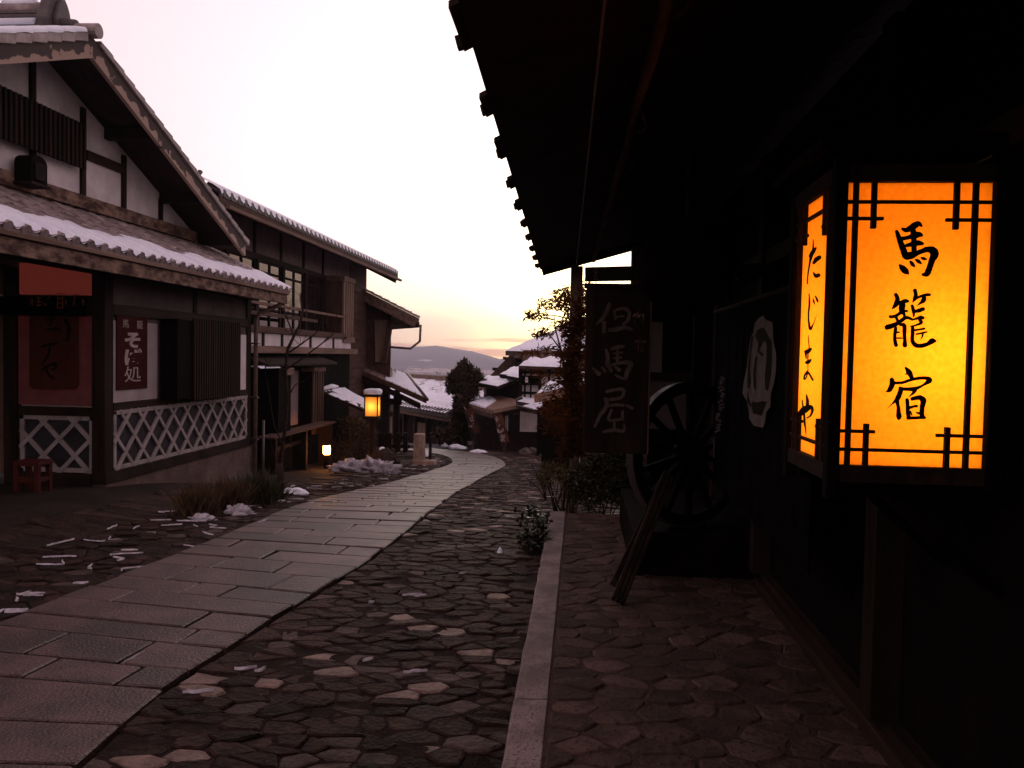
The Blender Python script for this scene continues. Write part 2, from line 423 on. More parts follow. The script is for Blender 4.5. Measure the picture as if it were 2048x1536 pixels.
# ================================================================ SETTING: ground, hills
def axis(lo, hi, step, far_lo, far_hi, grow=1.22):
    a = []
    x = lo
    while x <= hi: a.append(x); x += step
    s = step; x = a[-1]
    while x < far_hi: s *= grow; x += s; a.append(x)
    s = step; x = a[0]; b = []
    while x > far_lo: s *= grow; x -= s; b.append(x)
    return b[::-1] + a
RIDGE = [(-2000,690),(200,694),(450,688),(600,694),(700,692),(775,696),(800,690.5),(822,695.5),(842,692),(860,690.5),(885,690),(905,696),(920,698),(936,702),(948,701.5),(962,706),(985,713),(1005,718),(1040,715),(1100,709),(1200,703),(1500,706),(4000,700)]
def ridge_z(x, y):
    """height of the far range above its valley for a direction seen from the village"""
    a = x/max(y, 1.0)
    p = 1161 + 1600*a
    for (a0, z0), (a1, z1) in zip(RIDGE, RIDGE[1:]):
        if p <= a1: break
    t = max(0, min(1, (p - a0)/(a1 - a0)))
    py = z0 + (z1 - z0)*t
    hor = 713 + (p - 1161)*tan(radians(1.1))
    return 1.6 + (hor - py)/1600*3300
def far_z(x, y):
    z = gz(x, y)
    if y > 300:
        n = noise.fractal(Vector((x*.0016, y*.0016, 0)), 1, 2.1, 5)
        if y > 1650:
            t = sst(1650, 3300, y)
            r = ridge_z(x, y)
            z = -32 + (r + 32)*t**1.15
            z += n*11*sst(1650, 2000, y)*(1 - .94*sst(2500, 3250, y))
            if y > 3300: z = r - (y - 3300)*.25
        elif y < 1200: z += n*3
    elif y > 60:
        z += noise.fractal(Vector((x*.02, y*.02, 3)), 1, 2, 3)*1.0*sst(60, 120, y)
    return z
xs = axis(-12, 9, .5, -3600, 3600, 1.16)
ys = axis(-6, 46, .5, -420, 4600, 1.055)
g = MB()
for y in ys:
    for x in xs: g.v.append(Vector((x, y, far_z(x, y) - .03)))
nx = len(xs)
near_i = [j for j, y in enumerate(ys) if y > 330][0]
g.f = [(j*nx+i, j*nx+i+1, (j+1)*nx+i+1, (j+1)*nx+i) for j in range(near_i) for i in range(nx-1)]
me = g.mesh('ground', M['earth'], True)
tag(link('ground', me), kind='structure', label='dark bare ground of the sloping village street')
h = MB(); h.v = list(g.v)
h.f = [(j*nx+i, j*nx+i+1, (j+1)*nx+i+1, (j+1)*nx+i) for j in range(near_i, len(ys)-1) for i in range(nx-1)]
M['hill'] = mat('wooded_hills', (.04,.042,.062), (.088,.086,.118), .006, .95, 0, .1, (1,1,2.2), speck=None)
hm = M['hill'].node_tree
# small pale snow clearings on the wooded slopes
_b = hm.nodes['Principled BSDF']; _src = _b.inputs['Base Color'].links[0].from_socket
_n = hm.nodes.new('ShaderNodeTexNoise'); _n.inputs['Scale'].default_value = .011; _n.inputs['Detail'].default_value = 3
_m = [n for n in hm.nodes if n.type == 'MAPPING'][0]
hm.links.new(_m.outputs[0], _n.inputs[0])
_r = hm.nodes.new('ShaderNodeValToRGB'); _r.color_ramp.elements[0].position = .665; _r.color_ramp.elements[1].position = .70
hm.links.new(_n.outputs[0], _r.inputs[0])
_x = hm.nodes.new('ShaderNodeMixRGB'); _x.inputs[2].default_value = (.6,.57,.62,1)
hm.links.new(_r.outputs[0], _x.inputs[0]); hm.links.new(_src, _x.inputs[1]); hm.links.new(_x.outputs[0], _b.inputs['Base Color'])
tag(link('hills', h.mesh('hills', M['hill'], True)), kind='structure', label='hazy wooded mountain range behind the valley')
# town on the valley floor: many specks, one object
town = MB(); rt = random.Random(5)
for i in range(420):
    y = rt.uniform(1250, 1640); a = (rt.uniform(815, 1000) - 1161)/1600
    x = a*y; w = rt.uniform(3, 8); z = far_z(x, y)
    town.box(x - w, x + w, y - w, y + w, z - 1, z + rt.uniform(2, 4.5), rt.choice((0, 0, 1)))
town_o = obj(town, 'far_town', [M['plaster'], M['tile']], kind='stuff', label='pale specks of a far town on the valley floor')
town_o['category'] = 'town'

# ================================================================ the stone path
R_PX = [(170,1536),(320,1400),(560,1240),(760,1110),(870,1022),(930,978),(985,948),(1008,936),(1011,929),(1000,920),(972,911),(930,905),(882,899.5),(852,896.5)]
RP = [ghit(*p) for p in R_PX]
d0 = (RP[1] - RP[0]).normalized()
RP = [RP[0] - d0*k for k in (3.5, 1.7)] + RP
RPs = [Vector(q) for q in cat_rom([(p.x, p.y, p.z) for p in RP], 8)]
for _ in range(4):
    RPs = [RPs[0]] + [(RPs[i-1] + 2*RPs[i] + RPs[i+1])/4 for i in range(1, len(RPs)-1)] + [RPs[-1]]
def resample(P, ds):
    out = [P[0].copy()]; acc = 0
    for a, b in zip(P, P[1:]):
        l = (b - a).length; t = ds - acc
        while t <= l:
            out.append(a + (b - a)*(t/l)); t += ds
        acc = (acc + l) % ds if l + acc >= ds else acc + l
    return out
DS = .04
RR = resample([Vector((p.x, p.y, 0)) for p in RPs], DS)
NR = len(RR)
NORM = []
for i in range(NR):
    d = RR[min(i+6, NR-1)] - RR[max(i-6, 0)]; d.normalize()
    NORM.append(Vector((-d.y, d.x, 0)))               # to the left
for _ in range(30):
    NORM = [NORM[0]] + [(NORM[i-1] + NORM[i]*2 + NORM[i+1]).normalized() for i in range(1, NR-1)] + [NORM[-1]]
PW = 1.46
def pathpt(s, t):
    """s metres along the right edge, t metres to the left of it"""
    i = max(0, min(NR - 1.001, s/DS)); k = int(i); f = i - k
    p = RR[k]*(1-f) + RR[min(k+1, NR-1)]*f
    n = NORM[k]*(1-f) + NORM[min(k+1, NR-1)]*f
    return p + n*t
S_END = (NR - 2)*DS
path = tag(thing('path', 'granite slab path winding down the middle of the street', None, (0,0,0)), kind='structure')
bed = MB(); rows = []
s = 0
while s <= S_END:
    rows.append([pathpt(s, t) for t in (0.02, PW*.5, PW-.02)]); s += .25
for row in rows: bed.v += [Vector((p.x, p.y, gz(p.x, p.y) + .004)) for p in row]
bed.f = [(j*3+i, j*3+i+1, (j+1)*3+i+1, (j+1)*3+i) for j in range(len(rows)-1) for i in range(2)]
obj(bed, 'bedding', M['earth'], path)
rp = random.Random(21)
def slab_piece(name, c4, m, parent, h, tilt=0.0, ch=.008, low=.03):
    """a flat stone with a worn edge; c4 are its ground corners in order"""
    n = len(c4); c = sum(c4, Vector())/n
    dz = [h + rp.uniform(-tilt, tilt) for _ in c4]
    out = [p + Vector((0,0,d - ch)) for p, d in zip(c4, dz)]
    ins = [p + (c - p).normalized()*ch*1.3 + Vector((0,0,d)) for p, d in zip(c4, dz)]
    bot = [p - Vector((0,0,low)) for p in c4]
    mb = MB()
    fs = [tuple(range(2*n, 3*n))]
    for i in range(n):
        j = (i+1) % n
        fs += [(i, j, n+j, n+i), (n+i, n+j, 2*n+j, 2*n+i)]
    mb.add(bot + out + ins, fs)
    return obj(mb, name, m, parent, norm=True)
def gp(p): return Vector((p.x, p.y, gz(p.x, p.y)))
s = .5; last = []
while s < S_END - .4:
    dep = rp.choice((.22, .25, .28, .30, .33, .36))
    far = s > 16
    if far: dep *= 1.35
    while True:
        k = rp.choice((1, 2, 2, 2, 3) if not far else (1, 2))
        cuts = sorted(rp.uniform(.22, PW - .22) for _ in range(k))
        ok = all(b - a > .24 for a, b in zip([0] + cuts, cuts + [PW])) and all(abs(c - q) > .1 for c in cuts for q in last)
        if ok: break
    last = cuts
    ed = [0 + rp.uniform(-.012, .012)] + cuts + [PW + rp.uniform(-.012, .012)]
    gap = rp.uniform(.006, .012)
    for a, b in zip(ed, ed[1:]):
        c4 = []
        for (ss, tt) in ((s + gap, a + gap), (s + dep - gap, a + gap), (s + dep - gap, b - gap), (s + gap, b - gap)):
            p = gp(pathpt(ss, tt)); p.x += rp.uniform(-.006, .006); p.y += rp.uniform(-.006, .006); c4.append(p)
        slab_piece('slab', c4[::-1], M['granite'], path, .036 + rp.uniform(-.004, .004), .002)
    s += dep

# ================================================================ cobbles
def clip(poly, p, n):
    out = []
    k = len(poly)
    for i in range(k):
        a, b = poly[i], poly[(i+1) % k]
        da, db = (a[0]-p[0])*n[0] + (a[1]-p[1])*n[1], (b[0]-p[0])*n[0] + (b[1]-p[1])*n[1]
        if da <= 0: out.append(a)
        if (da < 0 < db) or (db < 0 < da):
            t = da/(da - db); out.append((a[0]+(b[0]-a[0])*t, a[1]+(b[1]-a[1])*t))
    return out
def voronoi(sites, ay):
    """cells of sites in a metric where y counts ay times, so stones lie longer across the street"""
    Q = [(x, y*ay) for x, y in sites]
    cell = 1.0; grid = {}
    for i, (x, y) in enumerate(Q): grid.setdefault((int(x//cell), int(y//cell)), []).append(i)
    res = []
    for i, (x, y) in enumerate(Q):
        gx, gy = int(x//cell), int(y//cell)
        nb_ = [j for ax in (-1,0,1) for by in (-1,0,1) for j in grid.get((gx+ax, gy+by), []) if j != i]
        nb_.sort(key=lambda j: (Q[j][0]-x)**2 + (Q[j][1]-y)**2)
        P = [(x-.6,y-.6),(x+.6,y-.6),(x+.6,y+.6),(x-.6,y+.6)]
        for j in nb_[:16]:
            mx_, my_ = (x+Q[j][0])/2, (y+Q[j][1])/2
            P = clip(P, (mx_, my_), (Q[j][0]-x, Q[j][1]-y))
            if len(P) < 3: break
        res.append([(a, b/ay) for a, b in P])
    return res
def scatter(inside, x0, x1, y0, y1, dens, seed, ay):
    r = random.Random(seed); pts = []; grid = {}
    for _ in range(60000):
        x, y = r.uniform(x0, x1), r.uniform(y0, y1)
        if not inside(x, y): continue
        d = dens(y)*r.choice((.45, .6, .8, 1, 1.4, 1.8))
        gx, gy = int(x//.5), int(y*ay//.5)
        if all((x-a)**2 + ((y-b)*ay)**2 > d*d for i in (-1,0,1) for j in (-1,0,1) for a, b in grid.get((gx+i, gy+j), [])):
            pts.append((x, y)); grid.setdefault((gx, gy), []).append((x, y))
    return pts
def round_cell(P, shrink, rnd, jit):
    cx = sum(p[0] for p in P)/len(P); cy = sum(p[1] for p in P)/len(P)
    Q = []
    n = len(P)
    for i in range(n):
        a, b = P[i], P[(i+1) % n]
        l = sqrt((a[0]-b[0])**2 + (a[1]-b[1])**2)
        t = .14 if l > .06 else .42
        Q.append((a[0]+(b[0]-a[0])*t, a[1]+(b[1]-a[1])*t))
        if l > .09: Q.append((a[0]+(b[0]-a[0])*(1-t), a[1]+(b[1]-a[1])*(1-t)))
    out = []
    for x, y in Q:
        dx, dy = x - cx, y - cy; l = sqrt(dx*dx + dy*dy) + 1e-6
        k = max(.3, 1 - shrink/l)*(1 + rnd.uniform(-jit, jit))
        out.append((cx + dx*k, cy + dy*k))
    return out
def cobble_shape(P, ztop, rnd, tilt, low, gf):
    """vertices and faces of one stone: skirt, worn shoulder, slightly tilted top"""
    n = len(P); cx = sum(p[0] for p in P)/n; cy = sum(p[1] for p in P)/n
    tx, ty = rnd.uniform(-tilt, tilt), rnd.uniform(-tilt, tilt)
    rad = sum(sqrt((x-cx)**2+(y-cy)**2) for x, y in P)/n
    z = lambda x, y: gf(x, y) + ztop + tx*(x-cx) + ty*(y-cy)
    sh = min(.016, rad*.12); ins = 1 - sh/rad
    vs = [Vector((x, y, gf(x, y) - low)) for x, y in P]
    vs += [Vector((x, y, z(x, y) - sh*.45 - rnd.uniform(0, .004))) for x, y in P]
    vs += [Vector((cx+(x-cx)*ins, cy+(y-cy)*ins, z(x, y) + rnd.uniform(-.003, .003))) for x, y in P]
    fs = [tuple(range(2*n, 3*n))]
    for i in range(n):
        j = (i+1) % n
        fs += [(i, j, n+j, n+i), (n+i, n+j, 2*n+j, 2*n+i)]
    return vs, fs
def off_path(x, y):
    s, t = path_st(x, y)
    if t > PW*.5: d = min(0, t - PW - .006)
    else: d = max(0, t + .006)
    if d == 0: return x, y
    n = NORM[min(NR-1, int(s/DS))]
    return x - n.x*d, y - n.y*d
def cobbles(parent, name, sites, ay, seed, mats, weights, hrange, tilt, limit, shrink, skip=lambda x, y: False, gf=gz, low=.04):
    cells = voronoi(sites, ay); r = random.Random(seed)
    order = sorted(range(len(sites)), key=lambda i: sites[i][1])
    rest = MB(); made = 0; edges = []
    for i in order:
        if len(cells[i]) < 3 or skip(*sites[i]): continue
        P = [off_path(*p) for p in round_cell(cells[i], shrink, r, .07)]
        if len(P) < 4: continue
        edges.append((sites[i], cells[i]))
        vs, fs = cobble_shape(P, r.uniform(*hrange), r, tilt, low, gf)
        mi = r.choices(range(len(mats)), weights)[0]
        if made < limit and sites[i][1] > .5:
            mb = MB(); mb.add(vs, fs); obj(mb, name, mats[mi], parent, norm=False); made += 1
        else: rest.add(vs, fs, mi)
    if rest.f: obj(rest, 'far_' + name + 's' if not name.endswith('stone') else 'far_stones', mats, parent, kind='stuff', norm=False)
    return edges
def path_st(x, y):
    """rough inverse: distance left of the right edge and s"""
    best = None
    for i in range(0, NR, 4):
        d = (RR[i].x-x)**2 + (RR[i].y-y)**2
        if best is None or d < best[0]: best = (d, i)
    i = best[1]
    v = Vector((x, y, 0)) - RR[i]
    return i*DS, v.dot(NORM[i])
CURBX, PLAT_END = -.255, 7.62
def in_right(x, y):
    s, t = path_st(x, y)
    if t > -.03 or s > S_END - .3: return False
    lim = CURBX + .05 if y < PLAT_END else CURBX + .05 + .9*sst(PLAT_END, 10.5, y)
    return x < lim and y > 0 and -t < 2.6
def in_left(x, y):
    s, t = path_st(x, y)
    return PW + .03 < t < PW + 1.12 and y > 1 and s < S_END - 1.0
def verge_bed(parent, t0, t1, lim=None):
    mb = MB(); rows = []; s = .2; n = 8
    while s < S_END - .3:
        row = []
        for k in range(n + 1):
            p = pathpt(s, t0 + (t1 - t0)*k/n)
            if lim is not None: p.x = min(p.x, lim if p.y < PLAT_END else 9)
            row.append(Vector((p.x, p.y, gz(p.x, p.y) + .007 + .004*noise.noise(Vector((p.x*9, p.y*9, 0))))))
        rows.append(row); s += .2
    for row in rows: mb.v += row
    mb.f = [(j*(n+1)+i, j*(n+1)+i+1, (j+1)*(n+1)+i+1, (j+1)*(n+1)+i) for j in range(len(rows)-1) for i in range(n)]; mb.m = [0]*len(mb.f)
    obj(mb, 'bedding', M['grit'], parent, smooth=True)
M['grit'] = mat('dark_grit_bedding', (.012,.007,.006), (.030,.019,.015), 14, .9, 1, 70, spec=.1)
right = tag(thing('cobbled_verge', 'dark irregular cobbles between the slab path and the raised pavement', None, (0,0,0)), kind='structure')
verge_bed(right, -.01, -2.3, CURBX - .002)
dens = lambda y: .215 + .006*max(0, y - 4)
sr = scatter(in_right, -2.6, 1.2, 0, 26, dens, 3, 1.7)
CM = [M['cob0'], M['cob1'], M['cob2'], M['cob3']]
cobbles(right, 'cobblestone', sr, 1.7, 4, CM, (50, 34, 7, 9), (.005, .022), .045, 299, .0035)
left = tag(thing('cobbled_gutter', 'cobbles with snow in their joints left of the slab path', None, (0,0,0)), kind='structure')
verge_bed(left, PW + .01, PW + 1.2)
sl_ = scatter(in_left, -9, -1.0, 1, 26, lambda y: .19 + .006*max(0, y - 4), 8, 1.35)
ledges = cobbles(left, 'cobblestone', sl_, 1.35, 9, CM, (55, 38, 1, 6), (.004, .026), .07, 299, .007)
# snow left lying in some joints: ragged strips, one object
snow = MB(); r = random.Random(31)
def strip(a, b, w, gf=gz, h=.022):
    a = Vector((a[0], a[1], 0)); b = Vector((b[0], b[1], 0)); d = (b - a)
    if d.length < .03: return
    n = Vector((-d.y, d.x, 0)).normalized(); k = max(4, int(d.length/.022))
    top = []; lo_ = []; hi_ = []
    for i in range(k + 1):
        t = i/k; p = a + d*t + n*r.uniform(-.007, .007); ww = w*(sin(pi*min(1, max(0, t*.96+.02)))**.7)*r.uniform(.6, 1.2)
        z = gf(p.x, p.y)
        lo_.append(p - n*ww + Vector((0,0,z + h*.62))); hi_.append(p + n*ww + Vector((0,0,z + h*.62))); top.append(p + Vector((0,0,z + h*r.uniform(.95, 1.1))))
    o = k + 1
    snow.add(lo_ + top + hi_, [(i, i+1, o+i+1, o+i) for i in range(k)] + [(o+i, o+i+1, 2*o+i+1, 2*o+i) for i in range(k)])
for (sx, sy), cell in ledges:
    if r.random() > (.17 if sy < 11 else .08): continue
    k = len(cell)
    for e in r.sample(range(k), 1 if r.random() < .75 else 2):
        a, b = cell[e], cell[(e+1) % k]
        if sqrt((a[0]-b[0])**2 + (a[1]-b[1])**2) < .32:
            w_ = r.choice((.004, .005, .007, .011)); strip(a, b, w_, h=.027)
            if r.random() < .5: c_ = cell[(e+2) % k]; strip(b, (b[0]+(c_[0]-b[0])*.6, b[1]+(c_[1]-b[1])*.6), w_*.8, h=.027)
# along the outer edge of the gutter, and a few scraps elsewhere
for k in range(18):
    s0 = r.uniform(3.2, 13); a = pathpt(s0, PW + 1.1 + r.uniform(-.03, .04)); b = pathpt(s0 + r.uniform(.12, .5), PW + 1.1 + r.uniform(-.03, .05))
    strip(a, b, r.uniform(.004, .014), h=.034)
for k in range(10):
    s0 = r.uniform(4, 12); t0 = r.choice((r.uniform(.03, .6), PW - r.uniform(0, .12)))
    a = pathpt(s0, t0); b = pathpt(s0 + r.uniform(.0, .25), t0 + r.uniform(-.02, .03)); strip(a, b, r.uniform(.003, .006), h=.042)
for (px, py, l, w) in ((395,1395,.16,.035),(490,1350,.12,.03),(520,1352,.05,.03),(825,1198,.16,.02),(735,1333,.06,.03),(830,1357,.14,.02),(840,1200,.08,.015),(742,1215,.04,.02),(1000,1108,.05,.03),(925,1155,.07,.02),(30,1233,.14,.05),(60,1197,.2,.03),(160,1175,.1,.03)):
    p = ghit(px, py); strip((p.x - l*.4, p.y - .015), (p.x + l*.4, p.y + .03), w*.36, h=.036)
so = obj(snow, 'joint_snow', M['dirty'], kind='stuff', norm=True, smooth=True, label='thin scraps of snow lying in the joints of the paving')
so['category'] = 'snow'

# worn forecourt between the gutter and the houses on the left
ap = MB(); rows = []
s = .5
while s < S_END - 6:
    rows.append([pathpt(s, PW + 1.14 + u) for u in (0, .5, 1.2, 2.2, 3.4)]); s += .5
for row in rows: ap.v += [Vector((p.x, p.y, gz(p.x, p.y) + .012 + .012*noise.noise(Vector((p.x*2, p.y*2, 0))))) for p in row]
ap.f = [(j*5+i, j*5+i+1, (j+1)*5+i+1, (j+1)*5+i) for j in range(len(rows)-1) for i in range(4)]
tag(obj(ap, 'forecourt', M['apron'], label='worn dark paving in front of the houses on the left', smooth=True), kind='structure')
# road that runs on down past the long house
rd = MB(); P = [ghit(*p) for p in ((885,899),(815,893))]
rd.poly([gp(Vector(p)) + Vector((0,0,.01)) for p in ((-5.2,27.6,0),(-6.4,30,0),(-8.2,36,0),(-6.2,37,0),(-4.9,31,0),(-4.0,28.6,0))])
tag(obj(rd, 'lower_road', M['asphalt'], label='grey road running down past the long low house'), kind='structure')

# ================================================================ raised pavement on the right
PT = .12
plat = tag(thing('pavement', 'raised stone pavement with a granite curb beside the inn', None, (0,0,0)), kind='structure')
pb = MB()
pb.prism([(CURBX+.02,-1.5,-.6),(CURBX+.02,PLAT_END,-.6),(1.32,PLAT_END-.35,-.6),(1.32,-1.5,-.6)], (0,0,.6+PT-.008))
obj(pb, 'base', M['mortar'], plat)
y = -1.4; rp = random.Random(5)
while y < PLAT_END:
    l = rp.uniform(.95, 1.5)
    if y + l > PLAT_END - .4: l = PLAT_END - y
    z0 = gz(CURBX, y)
    pcs = []
    a, b = y + .005, y + l - .005
    k = 6; top = []
    mb = MB()
    for i in range(k + 1):
        yy = a + (b-a)*i/k
        j = lambda q: rp.uniform(-q, q)
        mb.v += [Vector((CURBX, yy, -.55)), Vector((CURBX + j(.004), yy, PT - .012)), Vector((CURBX + .012 + j(.003), yy, PT + j(.002))),
                 Vector((CURBX + .143 + j(.003), yy, PT + j(.002))), Vector((CURBX + .152, yy, PT - .012)), Vector((CURBX + .152, yy, -.2))]
    mb.f = [(i*6+q, i*6+q+1, (i+1)*6+q+1, (i+1)*6+q) for i in range(k) for q in range(5)] + [tuple(range(6)), tuple(k*6 + q for q in range(6))[::-1]]
    mb.m = [0]*len(mb.f)
    obj(mb, 'curb_stone', M['curb'], plat, norm=True)
    y += l
flat = lambda x, y: PT - .02
sp = scatter(lambda x, y: True, CURBX + .155, 1.34, -.6, PLAT_END, lambda y: .34, 14, 1.4)
def skipp(x, y): return x < CURBX + .2 or y > PLAT_END - .1
pv = voronoi(sp, 1.4); rv = random.Random(6)
rx0 = CURBX + .158
rest = MB(); made = 0
for (sx, sy), cell in sorted(zip(sp, pv), key=lambda q: q[0][1] if q[0][1] > 2.5 else 99 - q[0][1]):
    P = clip(cell, (rx0, 0), (-1, 0)); P = clip(P, (1.30, 0), (1, 0)) if P else P
    P = clip(P, (0, PLAT_END - .04), (.0, 1)) if P else P
    if len(P) < 3: continue
    P = round_cell(P, .0025, rv, .035)
    if len(P) < 4: continue
    vs, fs = cobble_shape(P, .017 + rv.uniform(-.003, .005), rv, .010, .03, flat)
    if made < 299 and sy > 2.5: mb = MB(); mb.add(vs, fs); obj(mb, 'paving_stone', M['paver'], plat, norm=False); made += 1
    else: rest.add(vs, fs)
obj(rest, 'far_paving_stones', M['paver'], plat, kind='stuff', norm=False)
# ================================================================ LEFT HOUSE (soba shop)
XF, YC, YD = -5.47, 8.80, 12.82          # street front, near corner, far corner
XG, XV = -6.40, -5.72                    # upper gable wall, verge of the main roof
EX, EZ, JZ = -5.02, 2.66, 3.34           # lower eave, junction with the gable wall
SL = (JZ - EZ)/(EX - XG)
Y0 = 5.2                                 # near end of what is built
house = thing('soba_shop', 'white gabled shop with snowy lower tiled eave and white lattice wall', 'house', (-7.5, 9.5, 0))
# --- lower walls
def fx(px, py): return onX(px, py, XF)
def bxX(name, m, p0, p1, x0, x1, parent=house, bevel=0, plane=XF, label=None):
    """box on a street-parallel plane between two photograph corners"""
    a, b = onX(*p0, plane), onX(*p1, plane)
    return bx(name, m, parent, x0, x1, a.y, b.y, a.z, b.z, bevel, label)
bx('foundation', M['cement'], house, XF-.16, XF+.03, YC-.02, YD+.2, -1.2, .02)
bx('foundation', M['cement'], house, -6.7, XF-.162, YC-.02, YC+.2, -.6, -.03)
bx('sill', M['wood'], house, XF-.13, XF+.05, YC-.05, YD+.05, .02, .15, .006)
bx('sill', M['wood'], house, -6.62, XF-.132, YC-.06, YC+.12, -.03, .13, .006)
M['plastershade'] = mat('eave_shaded_plaster', (.075,.055,.054), (.12,.092,.092), 3, .9, .1, 40)  # plaster with the shade under the eave put into its colour
bx('wall', M['plastershade'], house, XF-.12, XF, YC+.1, YD, .15, 2.42)
bx('wall', M['plaster'], house, -9.5, XF-.122, YC+.04, YC+.14, .13, 2.6)
bx('back_wall', M['black'], house, -12, -9.52, YC-4, YD, -.3, 3.3)
bx('ceiling', M['black'], house, -9.5, XF-.3, Y0, YD, 2.62, 2.66)
bx('corner_post', M['woodv'], house, XF-.13, XF+.03, YC-.045, YC+.13, .15, 2.47, .008)
bx('post', M['woodv'], house, XF-.13, XF+.03, YD-.12, YD+.04, .15, 2.5, .008)
bx('post', M['woodv'], house, -6.68, -6.52, YC-.045, YC+.13, -.2, 2.5, .008)
bx('head_beam', M['woody'], house, XF-.135, XF+.04, YC-1.5, YD+.3, 2.44, 2.6, .008)
a, b = fx(232, 600), fx(480, 632)
bx('lintel', M['woody'], house, XF-.13, XF+.035, YC+.132, YD-.122, 1.98, 2.11, .006)
bx('strut', M['woodv'], house, XF-.12, XF+.02, 10.9, 11.0, 2.112, 2.438, .004)
bx('rail', M['woody'], house, XF-.13, XF+.035, YC+.132, YD-.122, .86, .95, .006)
# --- white lattice over dark slate (namako wall), street side
def lattice(parent, y0, y1, z0, z1, plane, n, axis='x', w=.052):
    """crossing raised plaster bars on a dark panel; axis tells which way the panel faces"""
    def P(u, z, o): return (plane + o, u, z) if axis == 'x' else (u, plane - o, z)
    lo, hi = y0, y1
    d = .018
    mb = MB(); q = [P(lo, z0, .004), P(hi, z0, .004), P(hi, z1, .004), P(lo, z1, .004)]
    mb.prism(q, (d*.4, 0, 0) if axis == 'x' else (0, -d*.4, 0)); obj(mb, 'slate_panel', M['slate'], parent)
    up = (1,0,0) if axis == 'x' else (0,-1,0)
    for a, b in (((lo,z0+w/2),(hi,z0+w/2)), ((lo,z1-w/2),(hi,z1-w/2)), ((lo+w/2,z0),(lo+w/2,z1)), ((hi-w/2,z0),(hi-w/2,z1))):
        mb = MB(); mb.beam(P(a[0], a[1], .022), P(b[0], b[1], .022), w if a[1] == b[1] else w, .03, up); obj(mb, 'lattice_bar', M['lattice'], parent, bevel=.006)
    H = z1 - z0; sp = (hi - lo)/n; k = 0
    run = H*.98
    for sgn in (1, -1):
        u = lo - run
        while u < hi + run:
            # bar from (u, z0) to (u + sgn*run, z1), cut to the panel
            a, b = u, u + sgn*run
            t0, t1 = 0.0, 1.0
            for lim, side in ((lo, 1), (hi, -1)):
                da, db = (a - lim)*side, (b - lim)*side
                if da < 0 and db < 0: t0, t1 = 1, 0; break
                if da < 0: t0 = max(t0, da/(da - db))
                elif db < 0: t1 = min(t1, da/(da - db))
            if t1 - t0 > .06:
                A = (a + (b-a)*t0, z0 + H*t0); B = (a + (b-a)*t1, z0 + H*t1)
                mb = MB(); mb.beam(P(*A, .024 + (.003 if sgn > 0 else 0)), P(*B, .024 + (.003 if sgn > 0 else 0)), w*.92, .034, up)
                obj(mb, 'lattice_bar', M['lattice'], parent, bevel=.006)
            u += sp
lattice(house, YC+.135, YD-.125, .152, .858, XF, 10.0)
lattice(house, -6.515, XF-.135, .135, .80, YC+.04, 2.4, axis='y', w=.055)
bx('rail', M['wood'], house, -6.515, XF-.135, YC-.02, YC+.06, .80, .90, .005)
# --- panels of the near face, over the lattice: lit paper windows and dark frames
M['litred'] = mat('red_lit_paper', (.11,.028,.02), (.15,.04,.03), 5, .9, 0, emit=((.070,.0105,.0075), 1))
M['litpink'] = mat('pink_lit_paper', (.075,.032,.032), (.11,.052,.052), 5, .9, 0, emit=((.012,.0015,.0015), 1))
bx('paper_panel', M['litred'], house, -6.50, XF-.16, YC-.012, YC+.03, 2.20, 2.56)
bx('paper_panel', M['litpink'], house, -6.515, XF-.15, YC-.012, YC+.03, .92, 1.96)
bx('frame_rail', M['wood'], house, -6.515, XF-.135, YC-.05, YC+.05, 1.965, 2.19, .004)
bx('door_panel', mat('dim_brown_door', (.10,.06,.04), (.16,.10,.07), 4, .8, .2), house, -7.6, -6.69, YC+.01, YC+.035, .1, 1.95)
bx('door_panel', mat('dim_transom', (.14,.09,.05), (.2,.13,.08), 4, .8, .1), house, -7.6, -6.69, YC+.01, YC+.035, 2.2, 2.55)
# --- slatted window box, street side, with the open shutter edge
wb = bx('window_box', M['black'], house, XF+.02, XF+.20, 10.05, 11.95, .93, 1.99, .004)
a, b = fx(340, 700), fx(462, 700)
ys_ = [10.50 + k*.072 for k in range(21)]
for y in ys_:
    bx('slat', M['brownv'] if 0 else M['woodv'], wb, XF+.201, XF+.232, y, y+.044, .90, 2.02, .003)
bx('shutter', M['black'], house, XF+.03, XF+.26, 9.98, 10.045, .93, 1.99, .003)
bx('wall_panel', M['plaster'], house, XF+.002, XF+.012, 12.1, YD-.125, .96, 1.85)
bx('notice_board', mat('dim_white_board', (.30,.25,.26), (.40,.34,.355), 3, .9, .08), house, XF+.002, XF+.014, YC+.15, 9.93, .952, 1.92)  # white board darkened in its colour for the low light under the eave
# --- soba sign on the board
sg = thing('soba_sign', 'dark red vertical sign with white soba lettering on the left shop', 'sign', (XF+.03, 9.3, 1.4))
A, B = fx(229, 630), fx(290, 776)
a0, b0 = A.y, B.y; z1, z0 = A.z, B.z
bx('board', M['signred'], sg, XF+.016, XF+.032, a0, b0, z0, z1, .003)
mid = (a0 + b0)/2; hz = z1 - z0; wsg = b0 - a0
def signtext(ch, y, z, size, name='lettering', sx=1.0, parent=sg):
    mb = text_mb(ch, (XF+.0335, y, z), (0, sx, 0), (0, 0, 1), size, .010 if ch in 'そば' else .0); return obj(mb, name, M['paint'], parent, norm=False)
signtext('馬', a0 + wsg*.27, z1 - hz*.115, hz*.125, sx=1.3); signtext('籠', a0 + wsg*.73, z1 - hz*.115, hz*.125, sx=1.3)
for k, ch in enumerate('そば処'): signtext(ch, mid, z1 - hz*(.34 + .235*k), hz*.235, sx=.58*wsg/(hz*.235))
